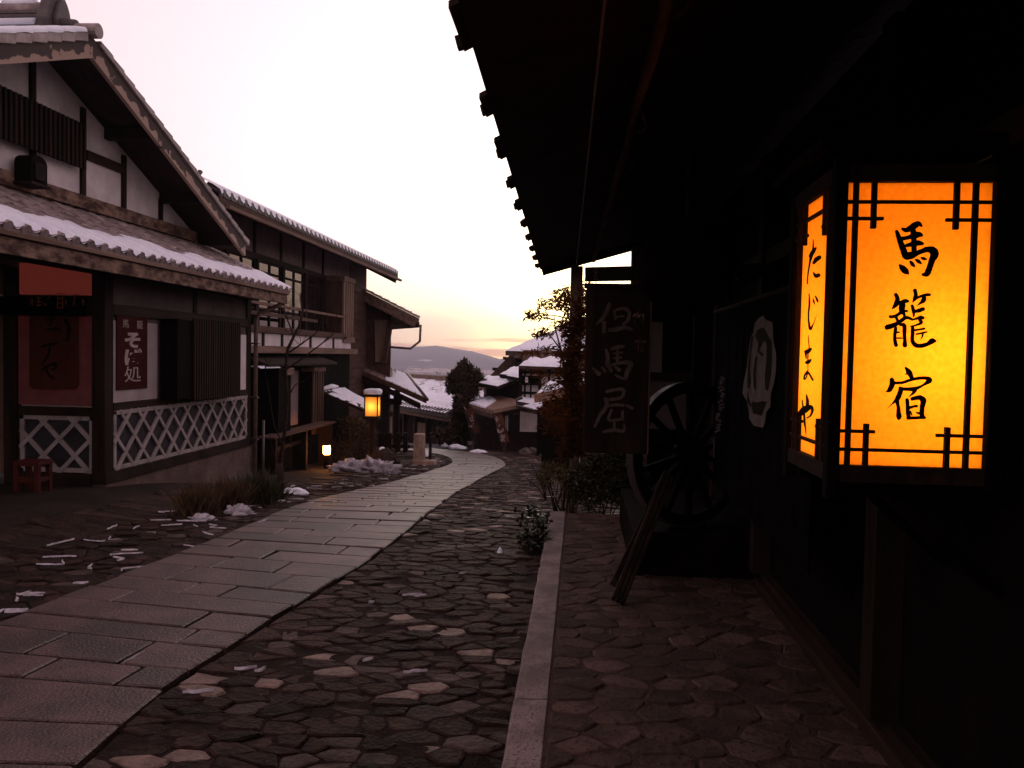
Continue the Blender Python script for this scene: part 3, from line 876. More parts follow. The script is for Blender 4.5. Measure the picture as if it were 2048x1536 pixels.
# --- noren strip and hanging wooden name panel at the door
nr = thing('noren', 'dark door curtain with faint orange lettering over the lit paper panel', 'curtain', (-6.0, YC-.06, 2.1))
mb = MB(); k = 16
for i in range(k + 1):
    x = -7.5 + (XF - .16 + 7.5)*i/k; o = .014*sin(i*1.9)
    mb.v += [Vector((x, YC-.075+o*.3, 2.17)), Vector((x, YC-.085+o, 1.95)), Vector((x, YC-.077+o, 1.95)), Vector((x, YC-.067+o*.3, 2.17))]
mb.f = [(i*4+q, i*4+(q+1) % 4, (i+1)*4+(q+1) % 4, (i+1)*4+q) for i in range(k) for q in range(4)]; mb.m = [0]*len(mb.f)
obj(mb, 'cloth', M['cloth'], nr)
mb = MB(); nrm = (0,-1,0)
NS = [[(150,120,10),(160,200,14)],[(180,130,12),(175,210,10)],[(225,110,16),(300,112,14)],[(262,100,12),(262,225,14)],[(225,165,12),(300,165,12)],[(232,215,14),(295,212,14)],
      [(400,70,12),(430,60,12),(390,130,10)],[(330,185,16),(350,210,16),(375,195,12)],[(525,55,14),(605,45,16)],[(535,60,12),(525,250,14)],[(595,60,12),(600,250,14)],[(540,120,10),(595,120,10)],[(540,180,10),(595,180,10)],[(530,250,12),(600,250,12)],
      [(640,140,12),(650,200,14)],[(765,60,14),(825,75,16)],[(770,70,12),(755,210,14)],[(880,120,12),(885,205,16)],[(870,160,10),(905,160,10)]]
brush(mb, NS, lambda x, y: onY(x, y, YC-.098), nrm, 6.98, (40,580)); obj(mb, 'lettering', M['orange'], nr, norm=False)
np_ = thing('name_panel', 'rounded reddish brown wooden panel with dark brush lettering by the shop door', 'sign', (-6.2, YC-.1, 1.5))
q = [onY(58, 627, YC-.06), onY(155, 627, YC-.06), onY(155, 770, YC-.06), onY(148, 778, YC-.06), onY(66, 778, YC-.06), onY(58, 770, YC-.06)]
M['reddish'] = mat('reddish_panel', (.045,.012,.006), (.075,.02,.010), 4, .75, .3, 20, (1,1,.15))
mb = MB(); mb.prism(q, (0, .025, 0)); obj(mb, 'board', M['reddish'], np_, bevel=.004)
mb = MB()
PS = [[(370,420,30),(440,400,36),(490,395,24)],[(435,350,30),(440,430,30),(420,500,24)],[(380,560,30),(500,540,40),(560,560,30)],[(300,790,30),(400,765,40),(520,745,36)],[(420,780,30),(400,900,34),(350,980,28),(300,1040,14)],
      [(310,1110,34),(420,1050,40),(500,1030,44),(490,1090,34),(440,1110,24)],[(360,1060,30),(390,1160,34),(470,1240,30)],[(640,420,50),(690,560,50),(660,700,40)]]
brush(mb, PS, lambda x, y: onY(x, y, YC-.0605), (0,-1,0), 6.98, (40,580)); obj(mb, 'lettering', M['ink'], np_, norm=False)
# --- lower roof
d_up = Vector((-1, 0, SL)).normalized(); nrm_r = Vector((SL, 0, 1)).normalized()
roof_l = sqrt((EX-XG)**2 + (JZ-EZ)**2)
mb = MB(); mb.prism([(EX+.02, Y0, EZ-.07), (XG-.1, Y0, JZ-.02), (XG-.1, YD+.52, JZ-.02), (EX+.02, YD+.52, EZ-.07)], (0,0,-.04)); obj(mb, 'lower_roof_boards', M['woody'], house)
bx('eave_board', M['lichen'], house, EX-.03, EX+.01, Y0, YD+.5, EZ-.26, EZ-.07, .006)
bx('eave_fillet', M['tan'], house, EX+.012, EX+.04, Y0, YD+.52, EZ-.10, EZ-.055, .004)
y = Y0 + .2
while y < YD + .5:
    mb = MB(); mb.beam((EX-.06, y, EZ-.16), (XF+.05, y, EZ-.16 + SL*.40), .06, .08); obj(mb, 'rafter', M['wood'], house); y += .45
TP = .236; TL = .275
def tile_mesh(name, eave=False):
    mb = MB(); k = 8
    prof_ = []
    for i in range(k + 1):
        u = i/k
        h = .040*cos((u - .0)*2*pi)*.5 + .018
        prof_.append((u*TP*1.06 - TP*.03, h))
    for y_ in (0, TL + .035):
        for (u, h) in prof_: mb.v.append(Vector((u, y_, h + (.022 if y_ == 0 else 0.004))))
        for (u, h) in prof_: mb.v.append(Vector((u, y_, h + (.022 if y_ == 0 else 0.004) - .02)))
    n = k + 1
    for i in range(k):
        mb.f += [(i, i+1, 2*n+i+1, 2*n+i), (n+i+1, n+i, 0+i, i+1)]
        mb.f += [(n+i, n+i+1, 3*n+i+1, 3*n+i)]
    mb.m = [0]*len(mb.f)
    if eave:                                 # drop edge with a round end cap below the ridge of the wave
        c = Vector((0.004, -.012, .012)); m_ = 10
        ring = [c + Vector((cos(2*pi*j/m_)*.056, 0, sin(2*pi*j/m_)*.056)) for j in range(m_)]
        mb.prism(ring, (0, .05, 0))
        mb.add([(0,-.004,.0),(TP,-.004,.0),(TP,-.004,-.05),(0,-.004,-.05),(0,.02,.0),(TP,.02,.0),(TP,.02,-.05),(0,.02,-.05)], [(0,1,2,3),(3,2,6,7),(0,4,5,1)])
    me = mb.mesh(name, M['tile'], True); fixn(me)
    me.polygons.foreach_set('use_smooth', [False]*len(me.polygons))
    return me
tm, te = tile_mesh('roof_tile'), tile_mesh('eave_tile', True)
# local x -> +Y, local y -> up the slope, local z -> normal
RT = Matrix((Vector((0,1,0)), d_up, Vector((0,1,0)).cross(d_up))).transposed()
rot_t = RT.to_euler()
if (RT @ Vector((0,0,1))).z < 0: print('tile normal flipped')
nrow = 6; rt = random.Random(2)
y = 5.9
while y < YD + .45:
    for k in range(nrow):
        p = Vector((EX+.015, y, EZ-.03)) + d_up*(k*roof_l/nrow)
        me = te if k == 0 else tm
        me.materials[0] = M['tile']
        link('eave_tile' if k == 0 else 'roof_tile', me, house, p + nrm_r*rt.uniform(0, .004), rot_t)
    y += TP
yt_end = y
# snow lying on the lower roof
def tile_wave(y): return .5 + .5*cos((y - 5.9)/TP*2*pi)
sn = MB(); ny = int((yt_end - 5.6)/.028); nd = 26
def snow_h(y, d):
    edge = .70 + .26*noise.noise(Vector((y*1.3, 2, 0))) + .10*noise.noise(Vector((y*5, 7, 0)))
    n = noise.fractal(Vector((y*3, d*3, 1)), 1, 2, 3)
    t = .022 + .014*n
    t *= 1 - sst(edge - .22, edge + .06, d)*1.55
    w = tile_wave(y)
    return .004 + .044*w*(1 - .25*sst(.1,.5,d)) + t*(1 + .35*noise.noise(Vector((y*1.9, 5, d)))) + .010*sst(0,.08,d)
for i in range(ny + 1):
    y = 5.86 + (yt_end - 5.86)*i/ny
    w = tile_wave(y)
    col_ = int((y - 5.9)/TP + .5); rc_ = random.Random(col_).uniform(-1, 1)
    over = .012 + .022*w + .02*noise.noise(Vector((y*4, 0, 3))) + .008*rc_*w          # how far it hangs over the eave
    for j in range(nd + 1):
        d = -over + (1.42 + over)*(j/nd)**1.25
        base = Vector((EX+.015, y, EZ-.03)) + d_up*max(d, -.02)
        if j == 0: p = Vector((EX + .015 + over*.8, y, EZ - .03 + .012 + .05*w - .006))
        else: p = Vector((EX+.015, y, EZ-.03)) + d_up*d + nrm_r*snow_h(y, max(d, 0))*(1 if d > .02 else .72)
        sn.v.append(p)
sn.f = [(i*(nd+1)+j, i*(nd+1)+j+1, (i+1)*(nd+1)+j+1, (i+1)*(nd+1)+j) for i in range(ny) for j in range(nd)]
sn.m = [0]*len(sn.f)
so = obj(sn, 'roof_snow', M['snow'], kind='stuff', smooth=True, label='scalloped snow lying on the lower tiled eave of the left shop'); so['category'] = 'snow'
# --- upper gable
AY, AZ, PIT = 8.93, 5.20, .409
def rz_(y): return AZ - PIT*abs(y - AY)
yg0, yg1 = Y0 - .3, 12.9
mb = MB()
mb.prism([(XG, yg0, 3.0), (XG, yg1, 3.0), (XG, yg1, rz_(yg1)-.12), (XG, AY, AZ-.12), (XG, yg0, rz_(yg0)-.12)], (-.12, 0, 0)); obj(mb, 'gable_wall', M['plaster'], house)
def gpost(px, py, w=.085, zlo=3.4):
    y = onX(px, py, XG).y
    bx('gable_post', M['woodv'], house, XG+.001, XG+.04, y-w/2, y+w/2, zlo, rz_(y)-.2, .004)
for px, py in ((62,250),(163,350),(245,370),(319,410)): gpost(px, py)
a, b = onX(167, 308, XG), onX(243, 338, XG)
bx('gable_rail', M['woody'], house, XG+.002, XG+.045, a.y+.03, b.y, a.z-.06, a.z+.06, .004)
a, b = onX(0, 345, XG), onX(375, 468, XG)
bx('gable_beam', M['lichen'], house, XG+.002, XG+.075, Y0, 12.75, JZ+.02, JZ+.19, .006)
# slatted vent
vt = bx('vent', M['black'], house, XG+.041, XG+.12, 5.6, onX(173, 270, XG+.14).y, 3.86, 4.36)
y = 5.6
ve = onX(173, 270, XG+.14).y
while y < ve - .03:
    bx('vent_slat', M['woodv'], vt, XG+.121, XG+.155, y, y+.045, 3.83, 4.39, .003); y += .082
# main roof: two slopes, open soffit, bargeboards with flaking paint
XL = -12.0
for sgn, ye in ((1, 13.2), (-1, 4.6)):
    mb = MB(); ze = rz_(ye)
    mb.prism([(XV-.03, AY, AZ-.02), (XL, AY, AZ-.02), (XL, ye, ze-.02), (XV-.03, ye, ze-.02)], (0,0,-.06)); obj(mb, 'main_roof_boards', M['woody'], house)
    # bargeboard with a height attribute for the wear
    mb = MB(); k = 24; hb = .235
    for i in range(k + 1):
        y = AY + (ye - AY)*i/k; z = rz_(y)
        mb.v += [Vector((XV-.028, y, z-.02-hb)), Vector((XV+.022, y, z-.02-hb)), Vector((XV+.022, y, z-.02)), Vector((XV-.028, y, z-.02))]
    mb.f = [(i*4+q, i*4+(q+1) % 4, (i+1)*4+(q+1) % 4, (i+1)*4+q) for i in range(k) for q in range(4)] + [(0,1,2,3), tuple(k*4+q for q in range(4))]
    mb.m = [0]*len(mb.f)
    o = obj(mb, 'bargeboard', M['barge'], house)
    at = o.data.attributes.new('rise', 'FLOAT', 'POINT')
    at.data.foreach_set('value', [(0.0, 0.0, 1.0, 1.0)[i % 4] for i in range(len(o.data.vertices))])
    # purlin ends and soffit battens under the overhang
    for t in (.33, .66, .97):
        y = AY + (ye - AY)*t
        if y < 13 and y > 5: bx('purlin', M['woody'] if 0 else M['wood'], house, XV-.06, XG-.2, y-.06, y+.06, rz_(y)-.24, rz_(y)-.09)
    # verge tiles
    y = AY + sgn*.12; stp = .235
    while abs(y - AY) < abs(ye - AY) - .05:
        y2 = y + sgn*(stp + .02)
        mb = MB(); up = .030
        q = [(XV+.05, y, rz_(y)-.065), (XV+.05, y2, rz_(y2)-.065+.02), (XV+.05, y2, rz_(y2)+.045+.022), (XV+.05, y, rz_(y)+.03+.005)]
        if sgn > 0: q = [(XV+.05, y, rz_(y)-.03), (XV+.05, y2, rz_(y2)-.03), (XV+.05, y2, rz_(y2)+.062), (XV+.05, y, rz_(y)+.035)]
        mb.prism(q, (-.26, 0, 0)); obj(mb, 'verge_tile', M['tile'], house, bevel=.008)
        y += sgn*stp
# snow along the near slope's edge
sn = MB(); k = 130
for i in range(k + 1):
    y = AY - .15 - (AY - 4.8)*i/k; f = ((AY - .12 - y)/.235) % 1
    z = rz_(y) + .045 + .012*f; n = noise.noise(Vector((y*6, 0, 9)))*.01
    for xo, zo in ((.056, -.004), (.052, .022), (.03, .05), (-.06, .062), (-.3, .06), (-1.2, .06 ), (-2.5, .06)):
        sn.v.append(Vector((XV + xo + n*.4, y, z + zo + n)))
sn.f = [(i*7+j, i*7+j+1, (i+1)*7+j+1, (i+1)*7+j) for i in range(k) for j in range(6)]; sn.m = [0]*len(sn.f)
so = obj(sn, 'roof_snow', M['snow'], kind='stuff', smooth=True, label='snow on the upper slope of the left gable beside its ridge'); so['category'] = 'snow'
# ridge: stacked flat tiles, round cap tiles and an ornament at the end
for k in range(4):
    bx('ridge_course', M['tiledark'], house, XL, XV-.55, AY-.15+.018*k, AY+.15-.018*k, AZ+.06+.055*k, AZ+.105+.055*k, .01)
mb = MB(); mb.tube([(XL, AY, AZ+.30), (XV-.5, AY, AZ+.30)], .085, 12); obj(mb, 'ridge_cap', M['tile'], house, smooth=True)
sn = MB(); sn.tube([(XL, AY-.12, AZ+.115), (XV-.58, AY-.12, AZ+.115)], .05, 8); 
for k in range(9): sn.tube([(XV-.65-.55*k, AY-.02, AZ+.365), (XV-1.05-.55*k, AY-.02, AZ+.37)], .05, 7)
so = obj(sn, 'ridge_snow', M['snow'], kind='stuff', smooth=True, label='lumps of snow along the stacked ridge of the left gable'); so['category'] = 'snow'
mb = MB(); x = XV - .50
out = [(.0,-.22,.02),(0,-.25,.12),(0,-.20,.25),(0,-.16,.36),(0,-.08,.47),(0,.0,.50),(0,.08,.47),(0,.16,.36),(0,.20,.25),(0,.25,.12),(0,.22,.02)]
mb.prism([(x, AY+b, AZ+c) for a, b, c in out], (.13, 0, 0))
mb.prism([(x+.13, AY+b*.6, AZ+.06+c*.7) for a, b, c in out], (.05, 0, 0))
mb.tube([(x+.1, AY-.02, AZ+.13), (x+.34, AY-.02, AZ+.10)], .075, 10)
obj(mb, 'ridge_end_tile', M['tiledark'], house, bevel=.012)
mb = MB(); mb.tube([(XV-.5, AY, AZ+.06), (XV+.10, AY, AZ+.05)], .085, 14); obj(mb, 'ridge_roll', M['tile'], house, smooth=False)
# gutter downpipe at the far corner
mb = MB(); g0 = onX(575, 592, EX)
mb.tube([(EX, YD+.35, EZ-.2), (EX-.08, YD+.32, EZ-.30), (XF+.12, YD+.14, 2.22), (XF+.08, YD+.10, 2.1), (XF+.08, YD+.10, -.95)], .036, 9); obj(mb, 'downpipe', M['copper'], house, smooth=True)
for z in (1.7, .8, .1): bx('pipe_bracket', M['metal'], house, XF+.0, XF+.13, YD+.05, YD+.15, z, z+.03)
mb = MB(); mb.tube([(XF+.14, YD+.3, .42), (XF+.14, YD+.3, -1.0)], .022, 7); obj(mb, 'standpipe', M['metal'], house, smooth=True)

# wall-mounted round-topped box on the gable
a, b = onX(49, 362, XG+.2), onX(83, 318, XG+.2)
wbx = thing('wall_box', 'dark round topped box mounted on the white gable above the eave', 'box', (XG+.1, (a.y+b.y)/2, a.z))
c = (a.y+b.y)/2; w2 = (b.y-a.y)/2; zt = b.z - w2*.6
prof2 = [(XG+.075, c-w2, a.z), (XG+.075, c+w2, a.z)] + [(XG+.075, c + w2*cos(t), zt + w2*.62*sin(t)) for t in [pi*k/8 for k in range(9)]]
mb = MB(); mb.prism(prof2, (.20, 0, 0)); obj(mb, 'casing', M['black'], wbx, bevel=.01)
mb = MB(); mb.box(XG+.275, XG+.29, c-w2*.6, c+w2*.6, a.z+.03, zt); obj(mb, 'door', M['wood'], wbx, bevel=.004)
mb = MB(); mb.box(XG+.076, XG+.30, c-w2-.02, c+w2+.02, a.z-.03, a.z-.001); obj(mb, 'shelf', M['wood'], wbx)

# red stool
p = ghit(66, 984)
st = thing('stool', 'small red wooden step stool beside the shop doorway', 'stool', p)
W_, H_ = .145, .34
bx('seat', M['redwood'], st, p.x-W_, p.x+W_, p.y-.12, p.y+.12, p.z+H_-.05, p.z+H_, .006)
for sx in (-1, 1):
    for sy in (-1, 1):
        bx('leg', M['redwood'], st, p.x+sx*W_*.98, p.x+sx*W_*.60, p.y+sy*.115, p.y+sy*.07, p.z, p.z+H_-.051, .004)
    bx('side_rail', M['redwood'], st, p.x+sx*W_*.95, p.x+sx*W_*.65, p.y-.07, p.y+.07, p.z+.12, p.z+.16, .003)
bx('step', M['redwood'], st, p.x-W_*.6, p.x+W_*.6, p.y-.113, p.y-.075, p.z+.11, p.z+.17, .004)

# ================================================================ SECOND HOUSE (two storeys, balcony)
X2, X2L, E2X, E2Z = -7.1, -6.60, -6.30, 4.33
h2 = thing('balcony_house', 'two storey timber house with upper windows catching the sunset and snow-edged tiled eave', 'house', (-8.5, 20, -1.2))
Y2a, Y2b = 13.45, 27.0
P2 = .46
mb = MB(); mb.prism([(E2X, Y2a, E2Z-.08), (E2X-6, Y2a, E2Z-.08+6*P2), (E2X-6, Y2b, E2Z-.08+6*P2), (E2X, Y2b, E2Z-.08)], (0,0,-.08)); obj(mb, 'roof', M['brown'], h2)
bx('fascia', M['brown'], h2, E2X, E2X+.03, Y2a, Y2b, E2Z-.22, E2Z-.06, .004)
bx('gutter', M['tan'], h2, E2X+.032, E2X+.12, Y2a+.2, Y2b+.25, E2Z-.26, E2Z-.19, .01)
mb = MB(); mb.prism([(E2X+.02, Y2b+.002, E2Z-.07), (E2X-5, Y2b+.002, E2Z-.07+5*P2), (E2X-5, Y2b+.002, E2Z-.30+5*P2), (E2X-.06, Y2b+.002, E2Z-.34)], (0,.05,0)); obj(mb, 'verge_board', M['brown'], h2)
y = Y2a + .3
while y < Y2b:
    mb = MB(); mb.beam((E2X-.05, y, E2Z-.19), (X2-.1, y, E2Z-.19+P2*.85), .07, .09); obj(mb, 'rafter', M['brown'], h2); y += .9
def eave_end_mesh(name, r=.07):
    mb = MB(); m_ = 9
    mb.prism([(0, cos(2*pi*j/m_)*r, sin(2*pi*j/m_)*r) for j in range(m_)], (-.3, 0, .3*P2))
    mb.prism([(-.01, -.15, -.02), (-.01, .15, -.02), (-.01, .15, -.07), (-.01, -.15, -.07)], (-.03, 0, 0))
    me = mb.mesh(name, M['tiledark'], False); fixn(me); return me
ee = eave_end_mesh('eave_tile'); y = Y2a + .15
while y < Y2b:
    link('eave_tile', ee, h2, (E2X+.05, y, E2Z)); y += .3
sn = MB(); ny = int((Y2b - Y2a)/.05)
for i in range(ny + 1):
    y = Y2a + (Y2b-Y2a)*i/ny; w = .5 + .5*cos((y - Y2a - .15)/.3*2*pi); n = noise.noise(Vector((y*2, 4, 0)))*.012
    sn.v += [Vector((E2X+.045+.02*(1-w), y, E2Z-.035+.08*w)), Vector((E2X+.03, y, E2Z+.05+.05*w+n)), Vector((E2X-.12, y, E2Z+.15+.03*w+n)), Vector((E2X-1.5, y, E2Z+.15+1.4*P2+n)), Vector((E2X-4, y, E2Z+.15+3.9*P2))]
sn.f = [(i*5+j, i*5+j+1, (i+1)*5+j+1, (i+1)*5+j) for i in range(ny) for j in range(4)]; sn.m = [0]*len(sn.f)
so = obj(sn, 'roof_snow', M['snow'], kind='stuff', smooth=True, label='thin snow along the eave of the two storey balcony house'); so['category'] = 'snow'
# ornament at the near end of its ridge, seen over the shop's bargeboard
fp = onX(399, 352, -8.0)
fin = MB(); fin.tube([fp + Vector((0,0,-.5)), fp + Vector((0,.05,-.12)), fp + Vector((0,-.03,.0)), fp + Vector((0,.03,.10))], [.09,.07,.035,.055], 8); fin.box(fp.x-.12, fp.x+.12, fp.y-.1, fp.y+.26, fp.z-.62, fp.z-.2)
obj(fin, 'ridge_ornament', M['tiledark'], h2)
# upper wall with windows
zt, zb = 3.62, 2.25
bx('upper_wall', M['brown'], h2, X2-.2, X2-.1, Y2a, Y2b-.6, -1.6, 4.65)
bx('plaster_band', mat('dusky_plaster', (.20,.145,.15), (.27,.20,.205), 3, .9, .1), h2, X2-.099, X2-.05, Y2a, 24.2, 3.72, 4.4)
bx('head_rail', M['woody'], h2, X2-.099, X2+.03, Y2a, 24.2, 3.60, 3.719, .005)
posts_y = [14.0, 15.5, 17.0, 18.55, 20.1, 21.65]
for y in posts_y: bx('post', M['woodv'], h2, X2-.098, X2+.05, y-.07, y+.07, 1.9, 3.598, .005); bx('post', M['woodv'], h2, X2-.048, X2-.02, y-.06, y+.06, 3.72, 4.4)
for y0, y1 in zip(posts_y, posts_y[1:]):
    wn_ = MB()
    a, b = y0+.072, y1-.072; m_ = (a+b)/2
    for q0, q1 in ((a, a+.05), (m_-.035, m_+.035), (b-.05, b)): wn_.box(X2-.03, X2+.01, q0, q1, 2.0, 3.598)
    for z in (2.0, 2.5, 3.32, 3.55): wn_.box(X2-.0305, X2+.0105, a+.001, b-.001, z, z+.05)
    wf = obj(wn_, 'window', M['wood'], h2)
    for q0, q1 in ((a+.05, m_-.035), (m_+.035, b-.05)):
        for z0, z1 in ((2.05, 2.5), (2.55, 3.32), (3.37, 3.55)):
            bx('pane', M['glass'], wf, X2-.02, X2-.012, q0, q1, z0, z1)
# balcony: sill beam, white panels, lower beam, rails
def bandX(name, m, py0, py1, y0, y1, xa, xb, ref=600, bev=.005):
    a, b = onX(ref, py0, X2L), onX(ref, py1, X2L)
    return bx(name, m, h2, xa, xb, y0, y1, b.z, a.z, bev)
yb0, yb1 = 13.6, 23.0
bandX('balcony_sill', M['brown'], 659, 671, yb0, 22.0, X2L-.15, X2L+.05)
bandX('balcony_panel', M['plaster'], 671.5, 694, yb0, 22.6, X2L-.10, X2L)
bandX('balcony_beam', M['tan'], 694.5, 707, yb0, 23.1, X2L-.15, X2L+.06)
for px in (525, 563, 620, 666): 
    y = onX(px, 683, X2L).y; bandX('stud', M['woodv'], 671.5, 694.5, y-.05, y+.05, X2L+.001, X2L+.03)
bandX('hand_rail', M['tan'], 617, 622, yb0, 22.0, X2L-.03, X2L+.03)
bandX('hand_rail', M['brown'], 634, 641, yb0, 19.6, X2L-.03, X2L+.02)
for px in (513, 560, 600, 645):
    y = onX(px, 640, X2L).y; bandX('baluster', M['woodv'], 617, 659, y-.04, y+.04, X2L-.028, X2L+.012)
bx('balcony_floor', M['wood'], h2, X2-.1, X2L-.11, yb0, yb1, 1.62, 1.75)
# slatted shutter box
a, b = onX(697, 556, X2L+.02), onX(697, 684, X2L+.02)
yb_a, yb_b = onX(687, 620, X2L+.02).y, onX(708, 620, X2L+.02).y
sbx = bx('shutter_box', M['brownv'], h2, X2-.05, X2L-.02, yb_a, yb_b, b.z, a.z)
for k in range(5): 
    y = yb_a + (yb_b-yb_a)*(k+.15)/5
    bx('slat', M['tanv'], sbx, X2L-.018, X2L+.03, y, y+(yb_b-yb_a)*.10, b.z+.14, a.z-.12, .004)
bx('cap', M['tan'], sbx, X2-.04, X2L+.05, yb_a-.02, yb_b+.03, a.z-.12, a.z+.02, .005)
bx('base', M['tan'], sbx, X2-.04, X2L+.05, yb_a-.02, yb_b+.02, b.z-.02, b.z+.14, .005)
# ground floor
XL2 = -6.75
bx('lower_wall', M['black'], h2, XL2-.1, XL2, 13.3, 23.0, -1.6, 1.62)
bx('far_wall', M['brown'], h2, -11, -7.22, 23.02, 26.3, -1.8, 4.3)
lx = lambda px, py: onX(px, py, XL2+.03)
for p0, p1 in (((558,742),(572,851)), ((578,742),(596,848))):
    a, b = lx(*p0), lx(*p1)
    bx('paper_screen', mat('grey_screen', (.16,.12,.125), (.22,.17,.175), 4, .85, .1), h2, XL2+.002, XL2+.025, a.y, b.y, b.z, a.z)
a = lx(525, 735)
bx('porch_block', M['black'], h2, XL2+.03, XL2+.5, lx(513,800).y, lx(540,800).y, -1.5, onX(530, 737, XL2+.5).z, .01)
bx('beam_end', M['tan'], h2, XL2+.15, XL2+.56, lx(541,745).y-.4, lx(555,745).y-.4, onX(548,752,XL2+.5).z, onX(548,737,XL2+.5).z, .008)
a, b = onX(637, 735, -6.45), onX(637, 868, -6.45); ya, yb = onX(626, 800, -6.45).y, onX(649, 800, -6.45).y
lb = bx('lattice_box', M['black'], h2, XL2+.002, -6.49, ya, yb, b.z, a.z)
for k in range(5):
    y = ya + (yb-ya)*(k+.15)/5; bx('slat', M['brownv'], lb, -6.488, -6.45, y, y+(yb-ya)*.11, b.z+.02, a.z-.1, .003)
bx('cap', M['tan'], lb, XL2+.01, -6.43, ya-.02, yb+.03, a.z-.1, a.z, .004)
a = onX(600, 722, -6.35)
mb = MB(); mb.prism([(-6.25, 15.6, a.z-.05), (XL2-.02, 15.6, a.z+.12), (XL2-.02, 20.2, a.z+.12), (-6.25, 20.2, a.z-.05)], (0,0,-.05)); obj(mb, 'pent_roof', M['woody'], h2)
sn = MB()
a, b = onX(500, 733, -6.45), onX(542, 730, -6.45)
for k in range(14):
    t = k/13; y = a.y + (b.y-a.y)*t; z = onX(521, 737, XL2+.5).z
    for q, (xx, zz) in enumerate(((XL2+.02, .0), (XL2+.06, .05), (XL2+.44, .055), (XL2+.52, 0))): sn.v.append(Vector((xx, y, z + zz*(.8+.3*noise.noise(Vector((y*4,q,0)))))))
sn.f = [(i*4+j, i*4+j+1, (i+1)*4+j+1, (i+1)*4+j) for i in range(13) for j in range(3)]; sn.m = [0]*len(sn.f)
so = obj(sn, 'ledge_snow', M['snow'], kind='stuff', smooth=True, label='line of snow on the porch block below the balcony'); so['category'] = 'snow'
# entrance canopy, snow covered
ca = [onX(650,786,-6.45)]
c0 = onX(649, 780, -6.45); c1 = onX(692, 777, -6.45)
cz = (c0.z + c1.z)/2 - .02
e0 = onX(719, 822, -5.55); e1 = onX(737, 812, -5.55)
ez = (e0.z + e1.z)/2
cq = [(-6.5, c0.y, cz), (-5.55, c0.y+.3, ez), (-5.55, c1.y-.2, ez), (-6.5, c1.y, cz)]
mb = MB(); mb.slab(cq, .07); obj(mb, 'entrance_canopy', M['wood'], h2)
sn = MB(); n1, n2 = 22, 14
for i in range(n1 + 1):
    for j in range(n2 + 1):
        u, v = i/n1, j/n2
        p = (Vector(cq[0])*(1-u) + Vector(cq[1])*u)*(1-v) + (Vector(cq[3])*(1-u) + Vector(cq[2])*u)*v
        t = .06 + .03*noise.noise(Vector((u*2, v*9, 1)))
        nn_ = noise.noise(Vector((u*3, v*7, 5)))
        if v < .42 and nn_ > .02: t = -.02
        if min(u, v, 1-v) < .01 or u > .99: t *= .3
        sn.v.append(p + Vector((0, 0, t)))
sn.f = [(i*(n2+1)+j, i*(n2+1)+j+1, (i+1)*(n2+1)+j+1, (i+1)*(n2+1)+j) for i in range(n1) for j in range(n2)]; sn.m = [0]*len(sn.f)
so = obj(sn, 'canopy_snow', M['snow'], kind='stuff', smooth=True, label='snow on the small entrance canopy left of the post lantern'); so['category'] = 'snow'
sn = MB(); sn.tube([(-6.5, c0.y+.05, cz+.07), (-6.5, c0.y+.8, cz+.10), (-6.5, c1.y-.6, cz+.08)], [.05,.07,.03], 7); so = obj(sn, 'canopy_snow', M['snow'], kind='stuff', smooth=True, label='lump of snow at the head of the small entrance canopy'); so['category'] = 'snow'
# bench in front of the ground floor
bp = ghit(600, 925)
bn = thing('bench', 'dark wooden bench under the ground floor windows of the balcony house', 'bench', (-6.2, 17.6, gz(-6.2, 17.6)))
zz = onX(600, 862, -6.15).z
for k in range(3): bx('seat_plank', M['brown'], bn, -6.42+.14*k, -6.30+.14*k, 15.4, 19.4, zz, zz+.04, .005)
for y in (15.6, 17.4, 19.2): bx('leg', M['wood'], bn, -6.38, -6.06, y-.05, y+.05, gz(-6.2, y)-.05, zz-.001)
bx('stretcher', M['wood'], bn, -6.25, -6.18, 15.651, 17.349, zz-.3, zz-.22)

# ================================================================ THIRD HOUSE (boarded gable end)
YV = 26.2
h3 = thing('boarded_house', 'dark weatherboarded house with a tiled gable verge above the small lean-to roof', 'house', (-8, 29, -1.7))
v0, v1 = onY(700, 566, YV), onY(838, 637, YV)
pt = (v0.z - v1.z)/(v1.x - v0.x)
rx0_, rx1_ = -10.5, v1.x
rzz = lambda x: v1.z + pt*(v1.x - x)
mb = MB(); mb.prism([(rx1_, YV, v1.z), (rx0_, YV, rzz(rx0_)), (rx0_-5.2, YV+9, rzz(rx0_)), (rx1_-5.2, YV+9, v1.z)], (0,0,-.14)); obj(mb, 'roof', M['brown'], h3)
mb = MB(); mb.prism([(rx1_+.02, YV-.04, v1.z-.02), (rx0_, YV-.04, rzz(rx0_)), (rx0_, YV-.04, rzz(rx0_)-.34), (rx1_-.15, YV-.04, v1.z-.30)], (0,.05,0)); obj(mb, 'bargeboard', M['tan'], h3, bevel=.01)
x = rx1_
while x > -8.2:
    mb = MB(); mb.prism([(x, YV-.06, rzz(x)+.01), (x-.26, YV-.06, rzz(x-.26)+.01), (x-.26, YV-.06, rzz(x-.26)+.07), (x, YV-.06, rzz(x)+.10)], (0,.25,0)); obj(mb, 'verge_tile', M['tile'], h3, bevel=.01); x -= .26
mb = MB(); mb.prism([(rx1_+.02, YV, v1.z-.30), (rx1_+.02, YV, v1.z-.13), (rx1_-4.6, YV+8, v1.z-.13), (rx1_-4.6, YV+8, v1.z-.30)], (-.07,0,0)); obj(mb, 'eave_board', M['brown'], h3)
mb = MB(); mb.tube([(rx1_+.04, YV+.1, v1.z-.2), (rx1_+.02, YV+.1, v1.z-.75), (rx1_-.3, YV+.15, v1.z-1.0), (onY(778,690,YV).x, YV+.25, onY(778,694,YV).z)], .04, 8); obj(mb, 'downpipe', M['copper'], h3, smooth=True)
YW = 26.9
